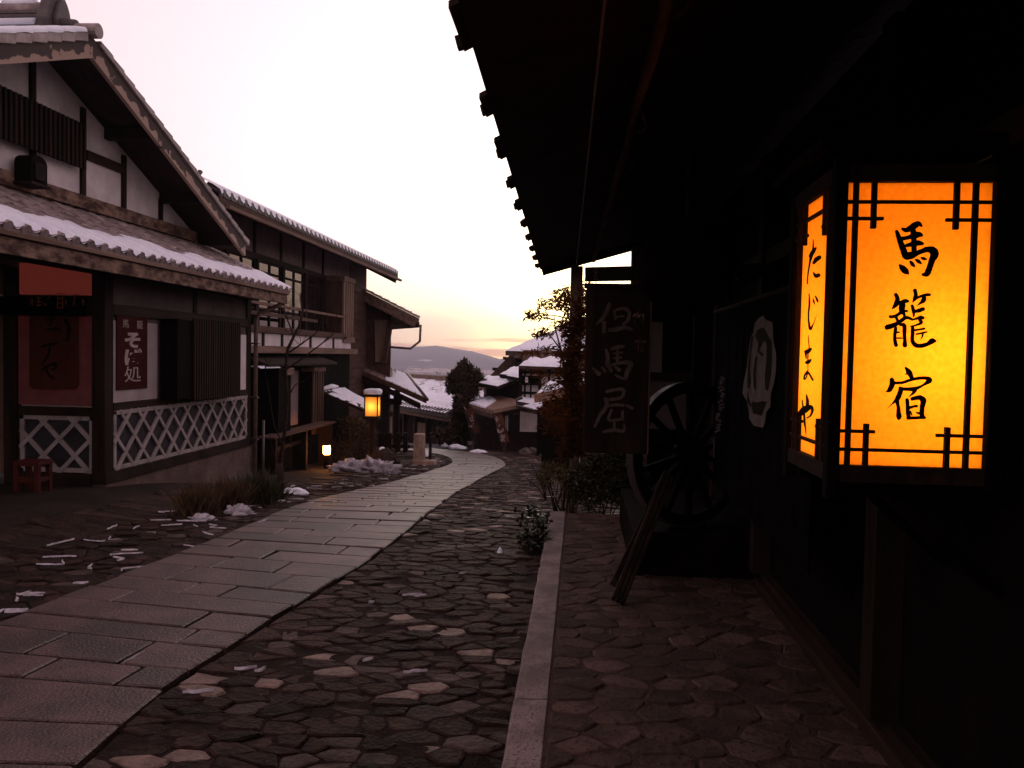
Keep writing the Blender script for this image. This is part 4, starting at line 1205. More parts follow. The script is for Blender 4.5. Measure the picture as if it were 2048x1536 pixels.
wr = onY(781, 660, YW).x
bx('gable_wall', M['wood'], h3, -10.5, wr-.05, YW+.1, YW+.2, -1.9, 3.0)
mb = MB(); mb.prism([(wr-.1, YW+.21, -1.9), (wr-4.7, YW+8, -1.9), (wr-4.7, YW+8, 2.6), (wr-.1, YW+.21, 2.6)], (-.05,0,0)); obj(mb, 'side_wall', M['wood'], h3)
z = -1.6
while z < 3.9:
    xr = min(wr, rx1_ - (z + .3 - v1.z + .2)/pt) if z > 2.2 else wr
    mb = MB(); mb.prism([(-9.6, YW+.098, z), (-9.6, YW+.04, z), (-9.6, YW+.075, z+.33), (-9.6, YW+.098, z+.33)], (xr+9.6, 0, 0)); obj(mb, 'weatherboard', M['brown'], h3); z += .32
q = [onY(768,640,YW), onY(781,640,YW), onY(766,722,YW), onY(757,722,YW)]
mb = MB(); mb.prism([p + Vector((0,-.02,0)) for p in (onY(778,640,YW), onY(788,640,YW), onY(774,726,YW), onY(765,726,YW))], (0,-.18,0)); obj(mb, 'corner_board', M['brown'], h3, bevel=.01)
mb = MB(); mb.prism([p + Vector((0,-.02,0)) for p in (onY(750,640,YW), onY(777,640,YW), onY(764,724,YW), onY(752,724,YW))], (0,-.06,0)); obj(mb, 'plaster_strip', M['tanv'], h3)
# lean-to roof with seams, post below
YP = 26.0
f0, f1 = onY(740, 747, YP), onY(852, 797, YP)
g0, g1 = onY(765, 728, YP+3.2), onY(812, 749, YP+3.2)
lp = (f0.z - f1.z)/(f1.x - f0.x)
zr = lambda x: f1.z + lp*(f1.x - x)
lean = thing('lean_to', 'small lean-to roof of seamed sheet on dark posts beside the boarded house', 'porch', (f0.x+.8, YP+1.5, gz(f0.x, YP)))
xa, xb = f0.x - .5, f1.x
LQ = [Vector((xb, YP, zr(xb))), Vector((xa, YP, zr(xa))), onY(752, 724, YP+3.4), onY(813, 748, YP+2.6)]
mb = MB(); mb.slab(LQ, .05); obj(mb, 'roof_sheet', M['seam'], lean)
for k in range(9):
    t_ = (k+.3)/9; a, b = LQ[0]*(1-t_) + LQ[1]*t_, LQ[3]*(1-t_) + LQ[2]*t_
    mb = MB(); mb.beam(a + Vector((0,0,.012)), b + Vector((0,0,.012)), .03, .024); obj(mb, 'seam', M['tan'], lean)
mb = MB(); mb.prism([(xb+.02, YP-.05, zr(xb)-.0), (xa, YP-.05, zr(xa)), (xa, YP-.05, zr(xa)-.16), (xb+.02, YP-.05, zr(xb)-.16)], (0,.048,0)); obj(mb, 'fascia', M['brown'], lean)
mb = MB(); mb.prism([(xb-.18, YP-.02, zr(xb)-.16), (xa, YP-.02, zr(xa)-.16), (xa, YP-.02, zr(xa)-.34), (xb-.18, YP-.02, zr(xb)-.36)], (0,.04,0)); obj(mb, 'verge_beam', M['wood'], lean)
mb = MB(); mb.tube([LQ[0] + Vector((.05,-.06,-.03)), LQ[3] + Vector((.05,.05,-.03))], .06, 9); obj(mb, 'gutter', M['metal'], lean, smooth=True)
for px, w in ((767, .16), (793, .10)):
    x = onY(px, 850, YP+.3).x; bx('post', M['woodv'], lean, x-w, x+w if px < 780 else x+w*.9, YP+.22, YP+.4, gz(x, YP)-.1, zr(x)-.19, .006)
bx('tie_beam', M['wood'], lean, xa, onY(803, 800, YP+.3).x, YP+.24, YP+.38, onY(790, 797, YP+.3).z-.2, onY(790, 797, YP+.3).z, .005)
sn = MB()
for i in range(13):
    for j in range(9):
        u, v = i/12, j/8
        uu = u*(.62 - .25*v) + .02; p = (LQ[0]*(1-uu) + LQ[1]*uu)*(1-v*.96-.02) + (LQ[3]*(1-uu) + LQ[2]*uu)*(v*.96+.02)
        sn.v.append(p + Vector((0, 0, .035*min(1, 4*u*(1-u)+.1)*(1 if 0 < j < 8 else .2) + (.012 if u < .85 else -.02))))
sn.f = [(i*9+j, i*9+j+1, (i+1)*9+j+1, (i+1)*9+j) for i in range(12) for j in range(8)]; sn.m = [0]*len(sn.f)
so = obj(sn, 'lean_to_snow', M['snow'], kind='stuff', smooth=True, label='snow on the far half of the lean-to roof'); so['category'] = 'snow'
# rail fence below it
fn_ = thing('rail_fence', 'low dark post and rail fence beneath the lean-to roof', 'fence', (-6.2, 25.2, gz(-6.2, 25.2)))
for px in (764, 778, 796, 811):
    p = onY(px, 890, 25.2); bx('fence_post', M['woodv'], fn_, p.x-.07, p.x+.07, 25.13, 25.27, gz(p.x, 25.2)-.1, onY(px, 866, 25.2).z, .005)
for py in (874, 892):
    a, b = onY(755, py, 25.2), onY(818, py, 25.2); bx('fence_rail', M['wood'], fn_, a.x, b.x, 25.275, 25.33, a.z-.05, a.z+.05, .004)
# ================================================================ INN ON THE RIGHT
RA = radians(1.0)                               # the roof runs one degree off the wall line
RD = Vector((-sin(RA), cos(RA), 0)); RX = Vector((cos(RA), sin(RA), 0))
def rf(u, v, z): return RX*u + RD*v + Vector((0, 0, z))      # u across, v along the eave
EU, EZ_R, RS, VEND = -.31, 2.55, .29, 8.86
def rzr(u): return EZ_R + RS*(u - EU)
inn = thing('inn', 'black timber inn with a deep plank eave overhanging the raised pavement', 'house', (1.3, 4, PT))
U2 = 4.5
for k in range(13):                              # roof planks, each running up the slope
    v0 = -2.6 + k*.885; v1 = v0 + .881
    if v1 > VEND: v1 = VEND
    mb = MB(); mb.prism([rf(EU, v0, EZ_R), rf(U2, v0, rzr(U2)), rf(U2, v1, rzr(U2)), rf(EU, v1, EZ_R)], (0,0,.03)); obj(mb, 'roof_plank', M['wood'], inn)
mb = MB(); mb.prism([rf(EU+.04, -2.6, EZ_R+.045), rf(U2, -2.6, rzr(U2)+.035), rf(U2, VEND, rzr(U2)+.035), rf(EU+.04, VEND, EZ_R+.045)], (0,0,.02)); obj(mb, 'roof_shingles', M['tiledark'], inn)
# battens that poke out past the eave, and the staggered shingle edges between them
vb = [onZ(px, py, EZ_R).dot(RD) for px, py in ((928,112),(968,243),(998,328),(1017,383),(1029,425),(1039,458),(1047,486),(1059,506),(1070,524),(1077,540))]
step = (vb[8] - vb[0])/8
vv = [vb[0] + step*(k - 4) for k in range(4)] + [vb[0] + step*k for k in range(10)]
for i, v in enumerate(vv):
    if v > VEND: break
    q = random.Random(i).uniform(-.012, .012)
    mb = MB(); mb.beam(rf(EU-.058+q*.5, v, EZ_R+.05-RS*.04), rf(EU+.45, v, rzr(EU+.45)+.05), .036, .04); obj(mb, 'roof_batten', M['wood'], inn, bevel=.003)
    a = v - step*.03; b = v - step*random.Random(i+50).uniform(.36, .5)
    mb = MB(); mb.prism([rf(EU-.036, b, EZ_R+.005), rf(EU+.10, b, EZ_R+.072), rf(EU+.10, a, EZ_R+.072), rf(EU-.032, a, EZ_R+.005)], (0,0,.02)); obj(mb, 'eave_shingle', M['wood'], inn)
mb = MB(); mb.beam(rf(EU+.02, VEND+.005, EZ_R-.02), rf(U2, VEND+.005, rzr(U2)-.02), .05, .09); obj(mb, 'verge_board', M['wood'], inn)
# peeling log purlin, cable, far post
mb = MB(); pts = []; rr = []
uo = .25
for k in range(40):
    v = -1.2 + (VEND - .1 + 1.2)*k/39
    pts.append(rf(.27 + .005*sin(k*1.3), v, rzr(.27)-.08 + .004*sin(k*2.1))); rr.append(.019 + .003*sin(k*.9))
mb.tube(pts, rr, 9); obj(mb, 'log_purlin', mat('peeling_log', (.05,.035,.03), (.16,.115,.10), 8, .85, .6, 30, (1,.2,1)), inn, smooth=True)
rb = random.Random(8)
for k in range(9):                               # curled bark strips
    v = .6 + k*.85 + rb.uniform(-.2, .2); l = rb.uniform(.25, .5); P = []
    for j in range(7):
        t = j/6; P.append(rf(.285 + .035*sin(pi*t), v + l*t, rzr(.27)-.11 - .02*sin(pi*t)))
    mb = MB(); mb.tube(P, [.002,.006,.005,.006,.004,.005,.002], 5); obj(mb, 'bark_strip', M['brown'], inn)
mb = MB(); mb.tube([rf(.085, -1, rzr(.085)-.06), rf(.085, 4, rzr(.085)-.075), rf(.085, VEND-.1, rzr(.085)-.06)], .005, 6); obj(mb, 'cable', M['copper'], inn)
bx('post', M['tanv'], inn, -.125, .005, 8.66, 8.78, gz(-.06, 8.7)-.1, rzr(0.05)-.08, .01)
a = onY(1280, 530, 8.62)
bx('post', M['tanv'], inn, a.x-.09, a.x+.12, 8.55, 8.72, -.2, rzr(.7)-.07, .008)
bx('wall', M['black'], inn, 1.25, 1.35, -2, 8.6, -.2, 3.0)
bx('end_wall', M['black'], inn, 1.18, 3.2, 8.5, 8.62, -.2, 3.4)
bx('end_panel', mat('grey_end_panel', (.07,.054,.054), (.10,.08,.082), 3, .9, .1), inn, a.x+.125, 1.175, 8.56, 8.62, .85, 1.36)
bx('end_skirt', M['black'], inn, a.x+.125, 1.175, 8.565, 8.62, -.2, .849)
bx('end_strip', mat('grey_post_side', (.12,.095,.095), (.17,.14,.14), 3, .9, .1), inn, a.x+.125, a.x+.25, 8.56, 8.62, 1.451, 1.98)
bx('end_board', M['black'], inn, a.x+.125, 1.175, 8.565, 8.62, 1.981, 3.0)
bx('end_board', M['black'], inn, a.x+.251, 1.175, 8.565, 8.62, 1.451, 1.98)
bx('end_rail', M['wood'], inn, a.x+.125, 1.175, 8.54, 8.64, 1.361, 1.45)
bx('ground_sill', M['woody'], inn, 1.16, 1.249, -1.5, 5.3, PT, PT+.06, .004)
bx('threshold', M['woody'], inn, 1.20, 1.249, -1.5, 5.3, PT+.061, PT+.10)
for y in (3.2, 5.3, 7.0): bx('wall_post', M['woodv'], inn, 1.14, 1.248, y-.06, y+.06, PT+.101, rzr(1.2)-.08)
bx('wall_rail', M['woody'], inn, 1.16, 1.248, -1.5, 8.45, 2.2, 2.3)
# arm that carries the hanging sign
p0, p1 = onY(1170, 549, 5.30), onY(1285, 541, 5.30)
arm = MB(); arm.beam(p0, (1.25, 5.30, p1.z+.01), .09, .088); obj(arm, 'sign_arm', M['wood'], inn, bevel=.006)
for k, (xa, yy) in enumerate(((1.0, 1.9), (1.08, 1.5))):
    pass
# the black plinth
bx('plinth', M['black'], inn, .385, 1.245, 5.47, 7.25, PT-.02, .42, .006)

# ---------------------------------------------------------------- hanging sign 但馬屋
YS = 5.20
hs = thing('hanging_sign', 'large dark wooden name board with three worn carved characters hanging from an arm', 'sign', ((onY(1232,740,YS)).x, YS, onY(1232,575,YS).z))
q = [onY(1172, 576, YS), onY(1298, 576, YS), onY(1297, 905, YS), onY(1166, 905, YS)]
x0 = (q[0].x + q[3].x)/2; x1 = (q[1].x + q[2].x)/2
bx('board', M['woodv'], hs, x0, x1, YS, YS+.035, q[3].z, q[0].z, .006)
bx('edge_strip', M['brownv'], hs, x1+.001, x1+.012, YS-.006, YS+.04, q[3].z, q[0].z, .003)
bx('cap_rail', M['wood'], hs, x0-.012, x1+.013, YS-.012, YS+.046, q[0].z+.001, q[0].z+.03, .004)
mb = MB()
TA = [[(250,140,34),(230,200,44),(180,290,38),(110,355,16)],[(195,330,44),(195,430,44)],[(300,215,28),(312,300,28)],[(300,215,28),(380,188,32),(450,220,42),(440,310,38),(390,350,26)],[(315,275,20),(400,268,20)],[(250,412,44),(350,395,42),(420,385,42),(490,412,22)]]
MA = [[(215,612,32),(235,700,42),(228,782,38)],[(270,603,30),(340,582,42),(400,575,26)],[(335,590,28),(332,740,30)],[(290,650,20),(380,640,24)],[(290,700,20),(372,690,24)],[(232,782,34),(330,752,32),(430,740,42),(472,762,48),(432,840,48),(402,910,38),(310,870,20)],[(80,800,22),(145,862,48)],[(175,790,20),(205,832,36)],[(250,795,30),(272,832,38)],[(310,790,30),(352,822,42)]]
YA = [[(220,1040,32),(300,1022,32),(392,1022,38),(372,1100,32),(250,1122,32)],[(212,1112,42),(222,1188,42),(150,1290,36),(100,1400,26)],[(205,1195,30),(300,1178,32),(392,1182,32)],[(272,1228,30),(240,1322,30),(300,1332,28),(392,1318,28)],[(385,1240,30),(382,1325,30)],[(420,1180,24),(482,1212,38)],[(300,1340,24),(300,1430,26)],[(190,1452,32),(290,1432,38),(392,1442,32),(402,1380,16)]]
brush(mb, TA + MA + YA, lambda x, y: onY(x, y, YS), (0,-1,0), 5.12, (1170,580), .14, 4); obj(mb, 'lettering', M['carve'], hs, norm=False)
for ch, (px, py) in zip('御宿', ((1277,640),(1281,692))):
    c = onY(px, py, YS-.002); mb = text_mb(ch, c, (1,0,0), (0,0,1), .075, .003); obj(mb, 'lettering', M['tan'], hs, norm=False)
for px in (1192, 1283):
    c = onY(px, 562, YS+.02)
    for k in range(4):
        zt_ = q[0].z + .03 + k*.022
        ring = [(c.x + (.010*cos(t) if k % 2 else 0), YS+.02 + (0 if k % 2 else .010*cos(t)), zt_ + .014 + .017*sin(t)) for t in [2*pi*j/8 for j in range(9)]]
        mb = MB(); mb.tube(ring, .003, 5, cap=False); obj(mb, 'chain_link', M['metal'], hs)

# ---------------------------------------------------------------- round ball under the eave
bc = onY(1372, 533, 4.75); brad = 95/1600*4.75
ball = thing('hanging_ball', 'large dark round ball hanging under the eave right of the name board', 'ball', bc)
bm = bmesh.new(); bmesh.ops.create_icosphere(bm, subdivisions=4, radius=brad)
for v in bm.verts: v.co *= 1 + .035*noise.noise(v.co*26) + .02*noise.noise(v.co*60)
me = bpy.data.meshes.new('ball'); bm.to_mesh(me); bm.free(); me.materials.append(mat('dry_cedar', (.003,.002,.0015), (.009,.005,.003), 40, .95, .8, 90, spec=.03)); link('ball', me, ball, bc)
mb = MB(); mb.tube([bc + Vector((0,0,brad*.96)), (bc.x, bc.y, rzr(bc.x)-.0)], .008, 6); obj(mb, 'rope', M['tan'], ball)

# ---------------------------------------------------------------- cart wheel on the plinth, timbers leaning on it
wc = onY(1378, 918, 5.75); WR = (1.6 + .0)*0 + .515
wc.z = .42 + WR*.985
ang = radians(32)
wheel = thing('cart_wheel', 'old wooden spoked cart wheel standing on the black plinth', 'wheel', (wc.x, wc.y, .42))
wx = Vector((cos(ang), sin(ang)*1.0, 0)); wz = Vector((0, .10, .995)).normalized(); wn_ = wx.cross(wz).normalized()
def wp(r, t, o=0): return wc + wx*(r*cos(t)) + wz*(r*sin(t)) + wn_*o
nseg = 7
for s in range(nseg):                            # felloes
    mb = MB(); k = 8
    for i in range(k + 1):
        t = 2*pi*(s + i/k*.995)/nseg
        for r_, o in ((WR-.085, -.035), (WR-.012, -.035), (WR-.012, .035), (WR-.085, .035)): mb.v.append(wp(r_, t, o))
    mb.f = [(i*4+q, i*4+(q+1) % 4, (i+1)*4+(q+1) % 4, (i+1)*4+q) for i in range(k) for q in range(4)] + [(3,2,1,0), tuple(k*4+q for q in range(4))]; mb.m = [0]*len(mb.f)
    obj(mb, 'felloe', M['black'], wheel, bevel=.004)
mb = MB(); k = 56
for i in range(k):
    t = 2*pi*i/k
    for r_, o in ((WR-.011, -.037), (WR, -.037), (WR, .037), (WR-.011, .037)): mb.v.append(wp(r_, t, o))
mb.f = [(i*4+q, i*4+(q+1) % 4, ((i+1) % k)*4+(q+1) % 4, ((i+1) % k)*4+q) for i in range(k) for q in range(4)]; mb.m = [0]*len(mb.f)
obj(mb, 'iron_tyre', M['metal'], wheel)
for s in range(14):
    t = 2*pi*(s + .5)/14; mb = MB(); mb.beam(wp(.07, t, -.0), wp(WR-.084, t), .034, .045, wn_); obj(mb, 'spoke', M['black'], wheel, bevel=.004)
mb = MB(); mb.tube([wc - wn_*.13, wc - wn_*.10, wc - wn_*.04, wc + wn_*.04, wc + wn_*.10, wc + wn_*.13], [.055,.075,.095,.095,.075,.055], 16); obj(mb, 'hub', M['black'], wheel)
mb = MB(); mb.tube([wc - wn_*.15, wc - wn_*.131], .03, 10); obj(mb, 'axle_cap', M['metal'], wheel)
gl = onZ(1236, 1212, PT+.005)
top = onY(1338, 948, 5.42)
for nm, lab, o0, o1, wd, hh in (('leaning_timber', 'thick grooved timber leaning from the pavement against the cart wheel', (0,0,0), (0,0,0), .085, .06), ('leaning_timber', 'thinner timber just behind the grooved one leaning on the cart wheel', (-.015,.32,0), (-.0,.11,.0), .05, .035)):
    t = thing(nm, lab, 'timber', gl + Vector(o0))
    a = gl + Vector(o0) + Vector((0,0,.03)); b = top + Vector(o1)
    d = (b - a).normalized(); sd = d.cross(Vector((0,-1,.3))).normalized()
    for k in range(3):                           # three strips with grooves between them
        o = sd*((k-1)*wd/3); mb = MB(); mb.beam(a + o, b + o - d*.02*k, wd/3*.86, hh, Vector((0,-1,.3))); obj(mb, 'strip', M['woodv'], t, bevel=.004)
    mb = MB(); mb.beam(a + d*.05, b - d*.05, wd*.9, hh*.6, Vector((0,-1,.3))); obj(mb, 'core', M['black'], t)

# ---------------------------------------------------------------- noren with crest, side wall
XN = .93
cn = thing('crest_curtain', 'black shop curtain with a worn white crest and white lettering behind the lantern', 'curtain', (XN, 4.6, 1.0))
mb = MB(); k = 40; ya, yb = 3.35, 5.75; zt_, zb_ = 1.92, .72
for i in range(k + 1):
    y = ya + (yb-ya)*i/k; o = .012*sin(i*1.1) + .008*sin(i*2.7)
    for z, f in ((zt_, .2), ((zt_+zb_)/2, .8), (zb_, 1.2)): mb.v += [Vector((XN + .02 + abs(o)*f, y, z)), Vector((XN + .028 + abs(o)*f, y, z))]
mb.f = [f_ for i in range(k) for f_ in ((i*6, i*6+2, (i+1)*6+2, (i+1)*6), (i*6+2, i*6+4, (i+1)*6+4, (i+1)*6+2), (i*6+1, (i+1)*6+1, (i+1)*6+3, i*6+3), (i*6+3, (i+1)*6+3, (i+1)*6+5, i*6+5), (i*6+4, i*6+5, (i+1)*6+5, (i+1)*6+4), (i*6, (i+1)*6, (i+1)*6+1, i*6+1))]; mb.m = [0]*len(mb.f)
obj(mb, 'cloth', M['cloth'], cn)
mb = MB(); mb.tube([(XN+.025, ya-.1, zt_+.015), (XN+.025, yb+.1, zt_+.015)], .016, 8); obj(mb, 'pole', M['wood'], cn)
def crest(poly, o): return [onX(1410 + x/4.8, 620 + y/4.8, XN) + Vector((o,0,0)) for x, y in poly]
CW = [[(530,50),(555,90),(620,120),(630,300),(655,420),(655,580),(635,700),(605,800),(600,930),(560,980),(550,1070),(530,1130),(440,1110),(400,1040),(395,960),(380,880),(335,800),(350,680),(375,560),(395,400),(415,260),(440,210),(450,130),(490,80)]]
CB = [[(480,190),(540,165),(580,240),(615,300),(615,450),(610,620),(580,780),(555,760),(550,640),(565,500),(570,350),(555,290),(520,330),(500,390),(540,420),(530,450),(480,400),(490,320),(460,250)],
      [(425,240),(440,260),(420,420),(410,560),(420,700),(400,760),(385,740),(390,560),(410,380)],
      [(470,430),(475,470),(465,600),(465,780),(445,740),(440,620),(455,480)],
      [(440,870),(470,890),(540,870),(570,885),(540,950),(520,1015),(440,990),(425,920)],
      [(390,770),(400,850),(430,920),(415,930),(380,870)]]
for p in CW: mb = MB(); mb.poly(crest(p, .014)); obj(mb, 'crest', mat('faded_white_print', (.11,.088,.085), (.17,.14,.138), 12, .95, .2, 80), cn, norm=False)
mb = MB()
for p in CB: mb.poly(crest(p, .0115))
obj(mb, 'crest_ground', M['ink'], cn, norm=False)
mb = MB(); rs = random.Random(77); ST = []
for k in range(30):                              # dense illegible brush lettering, seen edge on
    y = 650 + k*18; x = (165 if k < 19 else 140) + rs.uniform(-14, 14)
    if k in (4, 11, 18, 24): continue
    ST.append([(x-18+rs.uniform(-6,4), y+rs.uniform(-8,8), 7), (x+20, y+rs.uniform(-14,10), 8)])
    ST.append([(x+rs.uniform(-14,16), y-10, 7), (x+rs.uniform(-14,16), y+14, 8)])
for k in range(9): ST.append([(100+rs.uniform(-8,8), 1220+k*22, 8), (112+rs.uniform(-8,8), 1238+k*22, 9)])
brush(mb, ST, lambda x, y: onX(x, y, XN-.012), (-1,0,0), 4.8, (1410,620), .3, 9); obj(mb, 'lettering', M['carve'], cn, norm=False)

# ================================================================ THE BIG LANTERN
YL = 2.40
LX0, LX1, LZ1, LZ0 = .738, 1.156, 2.117, 1.300   # front panel
lan = thing('lantern', 'large glowing orange paper lantern box with black brush characters on the inn wall', 'lantern', (.94, 2.62, 1.2))
YLB = YL + .46
XS = .722
pw = .05
def P2q(x, y):
    """photograph pixel on the front panel -> panel point (the panel stands plumb)"""
    v = (y - 365)/567.5; xl = 1685 - 25*v; u = (x - xl)/301.5
    return Vector((LX0 + (LX1-LX0)*u, YL, LZ1 - (LZ1-LZ0)*v))
for x in (XS-.004, LX1+.004):
    for y in (YL, YLB):
        bx('post', M['black'], lan, x if x > 1 else x, (x+pw*1.0) if x > 1 else x+.036, y-.022, y+.022, 1.20 if x < 1 else 1.235, 2.20, .004)
for z0, z1, n in ((LZ1, LZ1+.05, 'top_rail'), (LZ0-.05, LZ0, 'bottom_rail')):
    bx(n, M['woody'], lan, XS+.033, LX1+.003, YL-.018, YL+.018, z0, z1, .003)
    bx(n, M['woody'], lan, XS+.033, LX1+.003, YLB-.018, YLB+.018, z0, z1, .003)
    bx(n, M['wood'], lan, XS, XS+.032, YL+.023, YLB-.023, z0, z1, .003)
    bx(n, M['woody'], lan, LX1+.008, LX1+.04, YL+.023, YLB-.023, z0, z1, .003)
bx('cap', M['black'], lan, XS-.06, LX1+.12, YL-.07, YLB+.07, 2.201, 2.24, .006)
M['lining'] = mat('lantern_lining', (.92,.70,.40), None, 5, .9, 0)
bx('ceiling', M['lining'], lan, XS+.034, LX1+.002, YL+.02, YLB-.02, LZ1+.03, LZ1+.045)
bx('floor', M['lining'], lan, XS+.034, LX1+.002, YL+.02, YLB-.02, LZ0-.04, LZ0-.025)
mb = MB(); mb.box(LX0-.012, LX1+.003, YL+.006, YL+.0075, LZ0-.01, LZ1+.01); front_paper = obj(mb, 'front_paper', M['paper'], lan)
mb = MB(); mb.box(XS+.020, XS+.0215, YL+.02, YLB-.02, LZ0-.01, LZ1+.01); obj(mb, 'side_paper', M['paper'], lan)
mb = MB(); mb.box(XS+.034, LX1+.003, YLB-.0075, YLB-.006, LZ0-.01, LZ1+.01); obj(mb, 'back_paper', M['lining'], lan)
mb = MB(); mb.box(LX1+.006, LX1+.0075, YL+.02, YLB-.02, LZ0-.01, LZ1+.01); obj(mb, 'side_paper', M['lining'], lan)
# lattice bars at the corners of the front
def barv(px, py0, py1, w=9.5):
    a, b = P2q(px, py0), P2q(px, py1); x = (P2q(px, (py0+py1)/2)).x; w = w/1600*YL/2
    bx('lattice_bar', M['woodv'], lan, x-w, x+w, YL-.010, YL+.005, b.z, a.z, .0015)
def barh(py, px0, px1, h=6.5):
    a = P2q(px0, py); b = P2q(px1, py); h = h/1600*YL/2
    bx('lattice_bar', M['woody'], lan, a.x, b.x, YL-.0075, YL+.004, a.z-h, a.z+h, .0015)
barv(1703, 365, 933); barv(1941, 365, 933)
barv(1750, 365, 457); barv(1914, 365, 458); barv(1729, 848, 933); barv(1892, 851, 933)
barh(404, 1680, 1990); barh(901, 1655, 1966)
barh(437, 1680, 1769); barh(439, 1893, 1990); barh(864, 1657, 1748); barh(868, 1871, 1966)
# side face: same lattice, seen nearly edge on
def sbar(y0, y1, z0, z1, d=.0): bx('lattice_bar', M['woodv'], lan, XS+.0005+d, XS+.017, y0, y1, z0, z1, .0015)
wS = YLB - YL - .046; a0 = YL + .023
for t in (.10, .88): sbar(a0+wS*t-.007, a0+wS*t+.007, LZ0, LZ1)
for t, zz in ((.22, (LZ1-.135, LZ1)), (.76, (LZ1-.135, LZ1)), (.22, (LZ0, LZ0+.125)), (.76, (LZ0, LZ0+.125))): sbar(a0+wS*t-.007, a0+wS*t+.007, *zz)
for z in (LZ1-.056, LZ0+.048): sbar(a0, a0+wS, z-.005, z+.005, .003)
for z in (LZ1-.105, LZ0+.10):
    sbar(a0, a0+wS*.28, z-.005, z+.005, .003); sbar(a0+wS*.70, a0+wS, z-.005, z+.005, .003)
# brush characters
UMA = [[(400,345,80),(440,450,110),(480,560,130),(540,740,140),(600,880,170)],[(590,890,160),(720,865,160),(850,815,115),(1000,755,110),(1100,735,140),(1200,775,190),(1225,850,190),(1180,950,150),(1140,1060,140),(1100,1180,140),(1050,1270,130),(960,1285,60)],
       [(520,290,60),(620,315,110),(760,240,140),(880,180,120),(950,230,50)],[(750,260,120),(770,450,130),(780,650,120),(770,820,120)],[(480,515,100),(650,480,90),(800,430,140),(900,415,120),(955,430,70)],[(600,660,70),(750,620,110),(870,600,120),(970,612,70)],
       [(455,1080,50),(520,1150,140),(600,1225,130),(655,1280,30)],[(690,1000,50),(735,1060,95),(785,1115,40)],[(805,960,40),(870,1000,90),(930,1045,40)],[(925,920,40),(985,940,75),(1050,950,30)]]
KAGO = [[(370,190,90),(410,290,100),(380,400,120),(285,510,20)],[(420,390,60),(520,345,80),(600,330,90),(645,340,60)],[(540,350,90),(510,450,150),(500,560,120),(550,620,70),(560,700,70)],[(790,90,90),(810,190,90),(790,270,95),(735,365,15)],[(800,275,60),(920,222,60),(1050,190,70),(1120,190,60)],[(985,240,95),(985,300,110),(910,370,60),(825,435,10)],
        [(620,550,45),(500,570,80),(400,640,70),(300,680,72),(235,680,75)],[(370,690,70),(400,760,70)],[(155,920,115),(300,870,110),(450,790,90),(560,705,80),(640,700,72),(730,740,60)],[(360,920,75),(340,1050,78),(335,1180,80),(365,1310,95)],[(450,865,50),(520,850,80),(550,900,100),(545,1050,90),(555,1180,80),(555,1310,115)],
        [(380,1020,50),(440,1020,36)],[(380,1148,40),(520,1148,30)],[(720,430,70),(745,540,80),(755,640,50),(735,690,15)],[(760,560,70),(860,540,90),(970,500,85)],[(720,740,40),(830,710,60),(900,690,90),(965,700,70)],[(880,745,80),(920,800,70),(800,858,45),(680,888,36)],
        [(725,900,80),(722,1050,88),(715,1190,90),(780,1290,100),(900,1310,100),(1050,1265,90),(1150,1200,130),(1220,1200,60)],[(770,970,50),(880,950,45),(985,930,48)],[(800,1058,40),(930,1030,45),(1040,1000,34)],[(945,1050,46),(930,1110,36),(890,1175,8)]]
YADO = [[(575,150,50),(640,230,120),(690,320,110),(712,385,80)],[(560,295,20),(620,280,60)],[(265,410,95),(280,490,120),(250,590,115),(200,660,90),(135,690,14)],[(330,490,60),(500,480,65),(700,410,70),(880,375,72),(1030,372,85),(1105,412,120),(1040,470,90),(960,525,50),(900,560,60),(800,600,80)],[(440,605,80),(560,622,72),(700,622,92),(775,622,100),(740,700,70),(635,795,10)],
        [(470,620,110),(440,720,115),(380,850,105),(275,950,36),(160,1060,6)],[(375,880,100),(400,1000,80),(410,1130,100),(415,1230,130),(410,1275,90)],[(600,850,80),(610,1000,88),(610,1130,92),(632,1240,100)],[(700,840,80),(800,810,92),(890,805,115),(955,870,140),(930,1000,112),(920,1150,112),(930,1230,112)],[(600,1262,70),(780,1250,72),(990,1240,64)],[(650,1030,70),(740,1000,56),(815,990,60)],[(665,1110,46),(700,1195,36)],[(780,1122,14),(850,1150,60)]]
for nm, ST, off in (('uma', UMA, (1760,430)), ('kago', KAGO, (1760,570)), ('yado', YADO, (1760,720))):
    mb = MB(); brush(mb, ST, lambda x, y: P2q(x, y) + Vector((0,.004,0)), (0,-1,0), 10.971, off, .07, 3); obj(mb, 'character', M['ink'], lan, norm=False)
XPs = XS + .0185
SIDE = [([[(365,185,12),(366,300,25),(345,380,48),(325,470,25),(300,620,20),(290,755,16)],[(322,400,36),(360,350,55),(402,290,24)],[(372,490,36),(410,440,60),(455,410,50)],[(372,605,16),(400,650,50),(445,640,50)]], (1570,450)),
        ([[(312,880,16),(318,1000,26),(305,1150,22),(312,1260,26),(330,1330,38),(370,1260,14),(410,1150,5)],[(365,940,8),(375,980,25),(385,1020,8)],[(395,910,18),(420,960,30),(428,990,14)]], (1570,450)),
        ([[(303,-60,12),(308,20,15),(314,110,18),(300,170,20),(298,330,12),(300,390,12)],[(264,150,40),(300,145,60),(342,110,28)],[(272,150,40),(277,240,16)],[(278,290,40),(310,278,52),(342,250,24)],[(300,395,24),(262,450,26),(256,500,26),(282,480,18),(300,415,26),(330,450,28),(364,512,30)]], (1570,680)),
        ([[(224,770,16),(236,850,25),(250,960,30),(256,1060,30),(268,1140,20),(275,1222,6)],[(280,700,18),(294,780,42),(290,850,46)],[(182,965,64),(250,900,92),(330,858,60),(358,900,40),(332,970,26),(282,1000,16)]], (1570,680))]
